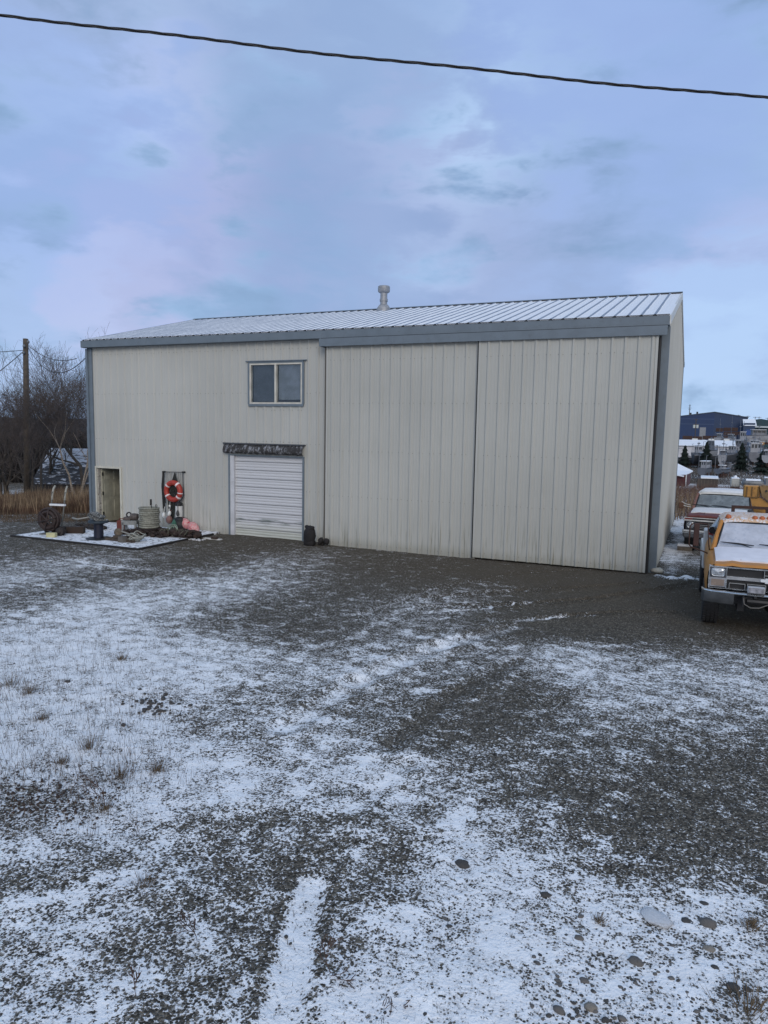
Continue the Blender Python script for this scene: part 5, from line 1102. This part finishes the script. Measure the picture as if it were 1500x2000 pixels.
# long white building
def house(name, lab, cat, u0, u1, d, wall_h, depth, roof_h, wm, rm__, parts=None, yaw=0, over=.15, floor=0):
    a = yp(u0, 900, d); b = yp(u1, 900, d); L = b.x-a.x; ang = 0
    t = thing(name, lab, cat, (a.x, a.y, gz(a)-.1+floor), ang+yaw)
    MB().box((0, 0, 0), (L, depth, wall_h)).build('wall', wm, t)
    r_ = MB(); o = over
    r_.add([(-o, -o, wall_h), (L+o, -o, wall_h), (L+o, depth/2, wall_h+roof_h), (-o, depth/2, wall_h+roof_h), (L+o, depth+o, wall_h), (-o, depth+o, wall_h),
            (-o, -o, wall_h-.12), (L+o, -o, wall_h-.12)], [(0, 1, 2, 3), (3, 2, 4, 5), (6, 7, 1, 0)])
    r_.build('roof', rm__, t); g_ = MB()
    for xx in (0, L): g_.add([(xx, 0, wall_h), (xx, depth, wall_h), (xx, depth/2, wall_h+roof_h*.97)], [(0, 1, 2)])
    g_.build('gable', wm, t)
    return t, L
whm = mat('far white metal wall', (.52, .52, .55), .6, 0, .06, .8)
t, L = house('white_warehouse', 'long low white warehouse with a snow covered roof behind the spruces', 'building', 1300, 1432, 165, 3.0, 9, 1.3, whm, snow, over=.3)
for x in (4.2, 7.5, 10.6, L-.8, L-1.6): MB().box((x, -.06, 0), (x+.07, -.01, 2.95)).build('downpipe', mat('grey seam', (.16, .17, .19), .6), t)
MB().box((0, -.34, 2.85), (L+.2, -.31, 2.95)).build('gutter', MATS['grey seam'], t)
for x, hh2 in ((5.3, 1.3), (8.8, .9), (12.0, .8)): MB().box((x, 4.5, 4.15), (x+1.2, 5.1, 4.6)).build('roof_vent', whitep, t)
# blue building: gable end toward the yard
navy = mat('navy metal wall', (.010, .033, .10), .55, 0, .10, .15); navy2 = mat('paler navy wall', (.018, .038, .09), .55, 0, .10, .15)
d = 330; a = yp(1300, 900, d); b = yp(1454, 900, d); Lb = b.x-a.x; ang = 0; zb = gz(a)
t = thing('blue_building', 'huge navy blue gabled industrial building on the skyline', 'building', (a.x, a.y, zb), ang)
ux = lambda u: (u-1300)/(1454-1300)*Lb
zz2 = lambda v: yp(1390, v, d).z-zb
prof = [(0, 0), (0, zz2(817)), (ux(1338), zz2(811)), (ux(1391), zz2(805.5)), (ux(1391), 0)]
MB().prism(prof, 0, 45, 'y').build('wall', navy, t)
MB().prism([(ux(1391)+.01, 0), (ux(1391)+.01, zz2(805.5)), (Lb, zz2(815.5)), (Lb, 0)], .02, 45, 'y').build('wall', navy2, t)
MB().prism([(0, zz2(817)+.05), (ux(1391), zz2(805.5)+.05), (Lb+.4, zz2(815.5)+.05), (Lb+.4, zz2(815.5)+.35), (ux(1391), zz2(805.5)+.38), (0, zz2(817)+.35)], -.3, 45.2, 'y').build('roof', mat('dark blue roof edge', (.06, .08, .11), .6), t)
MB().box((ux(1364), -.12, 0), (ux(1376), -.01, zz2(835))).build('loading_door', mat('grey loading door', (.22, .23, .25), .6), t)
for u in (1342, 1355): MB().box((ux(u), 3, zz2(813)), (ux(u)+.8, 3.8, zz2(806 if u == 1342 else 804))).build('vent_stack', blackpl, t)
mb = MB()
for v in (819, 829): mb.box((0, -.08, zz2(v)), (ux(1391), -.01, zz2(v)+.18))
mb.build('wall_band', mat('faded blue band', (.06, .10, .19), .6), t)
def fbox(name, lab, cat, u0, u1, v0, v1, d, dep, m, grp=None, **k):
    a = yp(u0, v1, d); b = yp(u1, v1, d); L = b.x-a.x; ang = 0; h_ = yp(u0, v0, d).z-a.z
    t = thing(name, lab, cat, (a.x, a.y, a.z), ang, grp)
    MB().box((0, 0, 0), (L, dep, h_), bev=.05).build('wall', m, t); return t, L, h_
def snowcap(t, L, h_, dep, th=.12, nm='snow_cap'): MB().box((-.05, -.05, h_+.003), (L+.05, dep+.05, h_+th)).build(nm, snow, t)
t, L, h_ = fbox('annex', 'dark annex with a white snowy roof at the right end of the navy building', 'building', 1450, 1472, 826, 870, 322, 10, navy2)
MB().add([(-.2, -.4, h_-1.0), (L+.6, -.4, h_-1.0), (L+.2, 5, h_+1.7), (-.4, 5, h_+1.7)], [(0, 1, 2, 3)]).box((-.2, -.4, h_-1.2), (L+.6, -.3, h_-1.0)).build('roof', snow, t)
teal = mat('teal metal wall', (.010, .042, .058), .55, 0, .10, .15)
t = thing('teal_building', 'dark teal gabled building with a pale awning at the right edge of the skyline', 'building', Vector((yp(1466, 900, 345).x, yp(1466, 900, 345).y, -2.0)), 0)
p0 = yp(1466, 900, 345); q2 = lambda v: yp(1480, v, 345).z+2; xx2 = lambda u: yp(u, 900, 345).x-p0.x
MB().prism([(0, 0), (0, q2(820)), (xx2(1480), q2(818)), (xx2(1530), q2(826)), (xx2(1530), 0)], 0, 30, 'y').build('wall', teal, t)
MB().prism([(0, q2(835)), (0, q2(832)), (xx2(1530), q2(833)), (xx2(1530), q2(836))], -1.5, -.05, 'y').build('awning', mat('pale awning', (.5, .55, .58), .6), t)
# rows of rust red containers and stacked crates in front of the blue building
random.seed(5)
cont = [(1333, 1352, 851, 858), (1353, 1371, 852, 859), (1372, 1390, 851, 858), (1391, 1409, 851, 859), (1398, 1412, 836, 843), (1413, 1427, 835, 842), (1428, 1441, 835, 842), (1413, 1427, 843, 850), (1428, 1441, 843, 850), (1442, 1455, 843, 850), (1412, 1425, 851, 859), (1426, 1438, 851, 859)]
cl_ = ['first from the building corner in the low row', 'second in the low row', 'third in the low row under the loading door', 'fourth in the low row behind the warehouse roof', 'upper container at the left end of the stacked row', 'upper container second from the left in the stacked row', 'upper container third from the left in the stacked row', 'lower container left in the stack', 'lower container in the middle of the stack', 'lower container at the right end of the stack', 'ground container right of the warehouse roof vents', 'ground container rightmost under the stack']
for i, (u0, u1, v0, v1) in enumerate(cont):
    redc = mat('container red %d' % (i % 3), ((.13, .04, .03), (.09, .035, .03), (.05, .025, .02))[(0 if v0 < 850 else 2) if i % 2 else (1 if v0 < 850 else 2)], .7, 0, .2, .5)
    t, L, h_ = fbox('shipping_container', 'dull red container, '+cl_[i], 'container', u0, u1, v0, v1, 270+(3 if v0 < 843 else 0), 2.5, redc, 'containers before the blue building')
    mb = MB()
    for k in range(int(L/.5)): mb.box((.2+k*.5, -.06, .1), (.35+k*.5, -.0, h_-.1))
    mb.build('corrugation', redc, t).__setitem__('kind', 'stuff')
t, L, h_ = fbox('shipping_container', 'bright blue container standing right of the red container stack', 'container', 1456, 1467, 839, 851, 262, 2.5, mat('blue container', (.02, .06, .22), .6))
MB().box((.2, -.05, .2), (L-.2, -.0, h_-.2)).build('door', mat('blue container door', (.025, .075, .25), .6), t)
def upole(name, lab, u, v0, v1, d, r, arms=(), cat='utility pole', boxm=None):
    a = at(u, v1, d); top_ = at(u, v0, d); t = thing(name, lab, cat, a); H = top_.z-a.z
    MB().tube([(0, 0, 0), (0, 0, H)], [r, r*.7], 8).build('pole', polewood if cat != 'antenna' else greymet, t)
    for f, l in arms: MB().box((-l, -.06, H*f-.08), (l, .06, H*f+.08)).build('crossarm', polewood, t)
    if boxm: 
        for s in (-1, 1): MB().lathe([(.35, H*boxm-.5), (.38, H*boxm+.5)], (s*.45, -.1, 0), 12).build('transformer', mat('pale transformer', (.5, .52, .5), .5), t)
    return t, H
upole('utility_pole', 'thin utility pole with two pale transformers before the navy building', 1356.5, 818, 868, 230, .14, ((.97, .6), (.78, .9)), boxm=.70)
upole('antenna', 'slender antenna mast rising above the left of the navy building', 1346, 790, 815, 345, .22, ((.9, .5), (.72, .8), (.6, .6)), 'antenna')
for i, (u, v0) in enumerate(((1439, 810), (1458, 812), (1472.5, 814), (1480, 814), (1497, 816))):
    upole('utility_pole', 'tiny far utility pole on the skyline, number %s from the left' % ('one', 'two', 'three', 'four', 'five')[i] if 0 else 'tiny utility pole on the skyline, '+('over the right slope of the navy roof', 'just above the snowy annex roof', 'between annex and teal building', 'at the peak of the teal building', 'at the far right edge of the view')[i], u, v0, 850, 340, .16, ((.97, 1.0),))
t, L, h_ = fbox('grey_house', 'pale grey building left of the navy building, cut off by the shop wall', 'building', 1310, 1337, 817, 833, 350, 12, mat('pale grey siding', (.30, .32, .33), .7)); MB().box((L-2.6, -.05, .8), (L-.9, -.0, 2.4)).build('window', glassm, t); snowcap(t, L, h_, 12, .6, 'roof')
# boats on the hard
alu = mat('boat aluminium', (.15, .16, .185), .45, .4, .15, 1.5); bwh = mat('boat white', (.30, .31, .34), .5, 0, .1, 1.5); bdk = mat('boat dark bottom', (.03, .035, .045), .6); 
def boat(lab, u, v, d, L, yaw, hullm=bwh, hh=1.3, cab=(.3, .62, 1.5), mast=2.0, gear=True, band=None):
    b = at(u, v, d); t = thing('boat', lab, 'boat', b, yaw, 'boats stored on land')
    B = L*.30; secs = []
    for i in range(9):
        f = i/8; x = (f-.5)*L; w_ = B/2*(1-max(0, (f-.55)/.45)**2.2)+.02; sh_ = hh+(.35*hh)*max(0, (f-.4)/.6)**2; kz = .0+(.55*hh)*max(0, (f-.75)/.25)**2
        secs.append([(x, -w_, sh_), (x, -w_*.93, hh*.45+kz*.5), (x, -w_*.5, kz+.05), (x, 0, kz-.05), (x, w_*.5, kz+.05), (x, w_*.93, hh*.45+kz*.5), (x, w_, sh_)])
    hb = MB().loft(secs, caps=True); hb.loft([[s[0], (s[0][0], 0, s[0][2]+.02), s[-1]] for s in secs]); hb.build('hull', hullm, t, 'auto')
    MB().loft([[(x, y*1.015, z+.01) for x, y, z in (s[0],)]+[(s[0][0], s[0][1]*1.02-.0, s[0][2]-.12)] for s in secs]).loft([[(s[-1][0], s[-1][1]*1.02, s[-1][2]-.12), (s[-1][0], s[-1][1]*1.015, s[-1][2]+.01)] for s in secs]).build('rub_rail', band or bdk, t)
    x0, x1 = (cab[0]-.5)*L, (cab[1]-.5)*L; ch = cab[2]*.72; wb_ = B*.30
    cb_ = MB().prism([(x0, hh*.95), (x0+.05, hh+ch), (x1-.35, hh+ch), (x1, hh*1.02)], -wb_, wb_, 'y').build('cabin', bwh if hullm is not bwh else alu, t)
    wn_ = MB()
    for k in range(3):
        xa = x0+.25+k*(x1-x0-.6)/3; xb_ = xa+(x1-x0-.6)/3-.12
        for s in (-1, 1): wn_ = MB().add([(xa, s*(wb_+.01), hh+ch*.5), (xb_, s*(wb_+.01), hh+ch*.5), (xb_, s*(wb_+.01), hh+ch*.88), (xa, s*(wb_+.01), hh+ch*.88)], [(0, 1, 2, 3)]); wn_.build('window', glassm, cb_)
    for s in (-1, 0): MB().add([(x0-.01, s*wb_*.9+.08, hh+ch*.5), (x0-.01, (s+1)*wb_*.9-.08, hh+ch*.5), (x0+.03, (s+1)*wb_*.9-.08, hh+ch*.88), (x0+.03, s*wb_*.9+.08, hh+ch*.88)], [(0, 1, 2, 3)]).build('window', glassm, cb_)
    MB().box((x0-.15, -wb_-.1, hh+ch+.003), (x1-.2, wb_+.1, hh+ch+.09)).build('roof', snow, cb_)
    if mast:
        MB().tube([((x0+x1)/2, 0, hh+ch), ((x0+x1)/2, 0, hh+ch+mast)], .045, 6).tube([((x0+x1)/2-.5, 0, hh+ch+mast*.6), ((x0+x1)/2+.5, 0, hh+ch+mast*.6)], .03, 5).lathe([(.25, hh+ch+mast*.6), (.25, hh+ch+mast*.6+.15)], ((x0+x1)/2, 0, 0), 10).build('mast', alu, t)
    if gear:
        g_ = MB()
        for k in range(7):
            f = k/6; x = (.60+f*.36-.5)*L; w_ = B/2*(1-max(0, (f*.36+.05)/.45)**2.2)
            for s in (-1, 1): g_.tube([(x, s*w_*.9, hh*1.1), (x, s*w_*.9, hh*1.1+.75)], .025, 4, cap=False)
        for s in (-1, 1): g_.tube([((.60+k/6*.36-.5)*L, s*B/2*.9*(1-max(0, (k/6*.36+.05)/.45)**2.2), hh*1.1+.75) for k in range(7)], .03, 4)
        for s in (-1, 1): g_.tube([(-.48*L, s*B*.4, hh), (-.48*L, s*B*.4, hh+1.5), (-.3*L, s*B*.4, hh+1.5)], .035, 4)
        g_.build('rail', alu, t)
    c_ = MB()
    for x in (-.3, .15):
        for s in (-1, 1): c_.tube([(x*L, s*B*.42, hh*.5), (x*L, s*B*.5, -.55)], .06, 5)
    c_.box((-.3*L, -.12, -.55), (.25*L, .12, .0)); c_.build('stand', rust, t)
    return t
boat('grey cabin boat with gear on its roof, between the two leftmost spruces', 1364, 896, 128, 4.0, R_(70), alu, 1.1, (.2, .7, 1.5), .8)
boat('low open boat with a pale hull left of the tallest spruce', 1349, 903, 122, 5.5, R_(20), alu, .8, (.3, .5, .5), 0)
boat('white boat with a flying bridge right of the tallest spruce', 1389, 893, 132, 4.2, R_(60), bwh, 1.3, (.25, .6, 2.4), .6)
boat('long dark hulled boat pointing right, before the white warehouse', 1397, 907, 118, 7.0, R_(12), bdk, 1.5, (.18, .32, .5), 0, band=alu)
boat('pale square stern boat right of the long dark hull', 1411, 907, 112, 3.6, R_(85), bwh, 1.5, (.3, .6, .9), 1.6)
boat('small silver cabin boat standing close behind the snowy roofed box', 1378, 928, 88, 3.4, R_(75), alu, .9, (.15, .7, 1.1), 0)
boat('cluttered small boat with pale wheel beside the silver cabin boat', 1414, 925, 92, 3.2, R_(60), alu, .6, (.3, .5, .6), .7)
boat('silver work boat with rails, leftmost in the cluster right of the warehouse', 1430, 897, 130, 5, R_(75), alu, 1.2, (.25, .6, 1.6), 2.2)
boat('white work boat with tall mast behind the third spruce', 1443, 886, 165, 7, R_(80), bwh, 1.6, (.3, .6, 2.0), 5.0)
boat('large silver boat with snowy cabin roof, front of the cluster', 1468, 901, 118, 6.0, R_(95), alu, 1.5, (.2, .6, 2.0), 1.5)
boat('second large silver boat beside the snowy cabined one', 1480, 898, 124, 5.5, R_(80), alu, 1.4, (.3, .6, 1.9), 1.2)
boat('silver boat with curved cabin at the back of the cluster', 1474, 884, 160, 6.5, R_(70), alu, 1.4, (.25, .65, 1.8), 2.2)
boat('white motor yacht with dark windows above an orange strip', 1484, 864, 215, 9, R_(15), bwh, 2.0, (.22, .68, 2.4), 1.5)
boat('grey boat with a blunt wheelhouse left of the motor yacht', 1450, 873, 200, 6.5, R_(80), alu, 2.0, (.3, .7, 3.0), 3.0)
boat('small white boat at the right edge behind the wide spruce', 1500, 903, 100, 4, R_(80), bwh, 1.0, (.2, .7, .9), 0)
boat('white boat showing over the warehouse roof, left one', 1405, 862, 230, 7, R_(80), bwh, 1.2, (.3, .6, 1.6), 5)
boat('white boat with mast showing over the warehouse roof, right one', 1428, 863, 228, 7, R_(70), bwh, 1.2, (.3, .6, 1.6), 6)
am_ = mat('orange barge paint', (.36, .17, .03), .6)
for i, (u0, u1, v0, v1, lb_) in enumerate(((1434, 1444, 863, 873, 'square orange container right of the warehouse end'), (1464, 1493, 863, 869, 'long orange barrier below the motor yacht'), (1488, 1506, 885, 891, 'low shed with snow roof at the right edge beside the boats'))):
    t, L, h_ = fbox('container' if i < 2 else 'small_shed', lb_, 'container' if i < 2 else 'shed', u0, u1, v0, v1, 190 if i < 2 else 110, 2.0, am_ if i < 2 else mat('buff wall', (.25, .22, .19), .7))
    snowcap(t, L, h_, 2.0, .08 if i < 2 else .35)
    mb = MB()
    for k in range(max(2, int(L/.7))): mb.box((.15+k*.7, -.05, .05), (.3+k*.7, -.0, h_-.05))
    mb.build('stiles', blackpl if i == 1 else mat('dark stiles', (.12, .09, .06), .6), t)
# nearer sheds and boxes
d = 66; a = at(1312, 948, d); t = thing('red_shed', 'dark red shed with a bright snowy roof, showing past the building corner', 'shed', (a.x, a.y, gz(a)), R_(-12))
wz = at(1340, 926, d).z-gz(a)
MB().prism([(-2, 0), (1.25, 0), (.55, 4.5), (-2, 4.5)], 0, wz-.05, 'z').build('wall', mat('dark red boards', (.085, .025, .025), .8, 0, .2, 3), t)
MB().add([(-2.1, -.35, wz+.35), (1.05, -.35, wz-.12), (.70, 4.7, wz+.15), (-1.2, 4.7, wz+1.0), (-2.1, -.35, wz+.27), (1.05, -.35, wz-.2), (.70, 4.7, wz+.07)], [(0, 1, 2, 3), (4, 5, 1, 0), (5, 6, 2, 1)]).build('roof', snow, t)
MB().box((1.17, -.03, 0), (1.25, -.003, wz)).build('corner_board', whitep, t)
for name, lab, u0, u1, v0, v1, d, dep, m, cat in (('storage_box', 'long dark brown storage box with snow on its lid, behind the red pickup', 1360, 1401, 934, 950, 60, 3.0, mat('brown box', (.07, .055, .048), .8, 0, .25, 2), 'box'),
    ('white_tank', 'square off white tank with stained front standing right of the brown storage box', 1427, 1445, 935, 951, 57, 1.4, mat('stained white tank', (.40, .40, .37), .6, 0, .15, 2, 0, (.22, .17, .12), (.55, .7)), 'tank'),
    ('grey_cabinet', 'grey cabinet at the right edge, beyond the crane boom', 1494, 1510, 934, 952, 52, 1.0, mat('grey cabinet', (.20, .21, .23), .6), 'cabinet')):
    t, L, h_ = fbox(name, lab, cat, u0, u1, v0, v1, d, dep, m); gg = t.location.z-gz(t.location)
    MB().box((0.02, .02, -max(.05, gg)-.1), (L-.02, dep-.02, -.0)).build('skid', blackpl, t)
    if name == 'storage_box':
        MB().box((.3, -.08, h_+.003), (L+.05, dep, h_+.10)).build('snow_cap', snow, t); mb = MB()
        for k in range(7): mb.box((.1+k*.25, -.025, .02), (.13+k*.25, -.001, h_-.02))
        mb.build('stiles', wood, t)
    elif name == 'white_tank':
        MB().box((.05, .0, h_+.003), (L*.9, dep*.9, h_+.07)).ball((L*.5, dep*.5, h_+.12), .12).build('snow_cap', snow, t); MB().box((L-.06, -.02, 0), (L-.02, -.001, h_)).build('frame', greymet, t)
    else: snowcap(t, L, h_, dep, .05)
a = at(1473, 947, 54); t = thing('propane_tank', 'horizontal tank with snow along its top left of the grey cabinet', 'tank', (a.x-.3, a.y, a.z), R_(5))
MB().lathe([(.05, -.75), (.25, -.68), (.33, -.5), (.33, .5), (.25, .68), (.05, .75)], (.2, 0, .1), 18, 'x').box((-.3, -.3, -1.2), (-.2, .3, -.1)).box((.6, -.3, -1.2), (.7, .3, -.1)).build('tank', greymet, t, 'auto')
MB().loft([[(x+.2, .34*math.sin(q_), .1+.345*math.cos(q_)) for q_ in np.linspace(-.9, .9, 9)] for x in (-.5, 0, .5)]).build('snow_cap', snow, t, True)
# dark ground clutter between boats
quadfield('scrub', 'low grey scrub and clutter between the stored boats', 5000, lambda: (lambda p_: (p_.x, p_.y))(at(random.uniform(1320, 1520), 900, random.uniform(75, 150))), lambda x, y: random.uniform(.15, .6), mat('grey scrub', (.09, .08, .075), .9, 0, .4, 1), .05, .4)
quadfield('far_scrub', 'dark far scrub beneath the navy building', 5000, lambda: (lambda p_: (p_.x, p_.y))(at(random.uniform(1320, 1530), 870, random.uniform(185, 265))), lambda x, y: random.uniform(.5, 1.8), mat('far scrub', (.045, .035, .03), .9, 0, .4, 1), .25, .4)
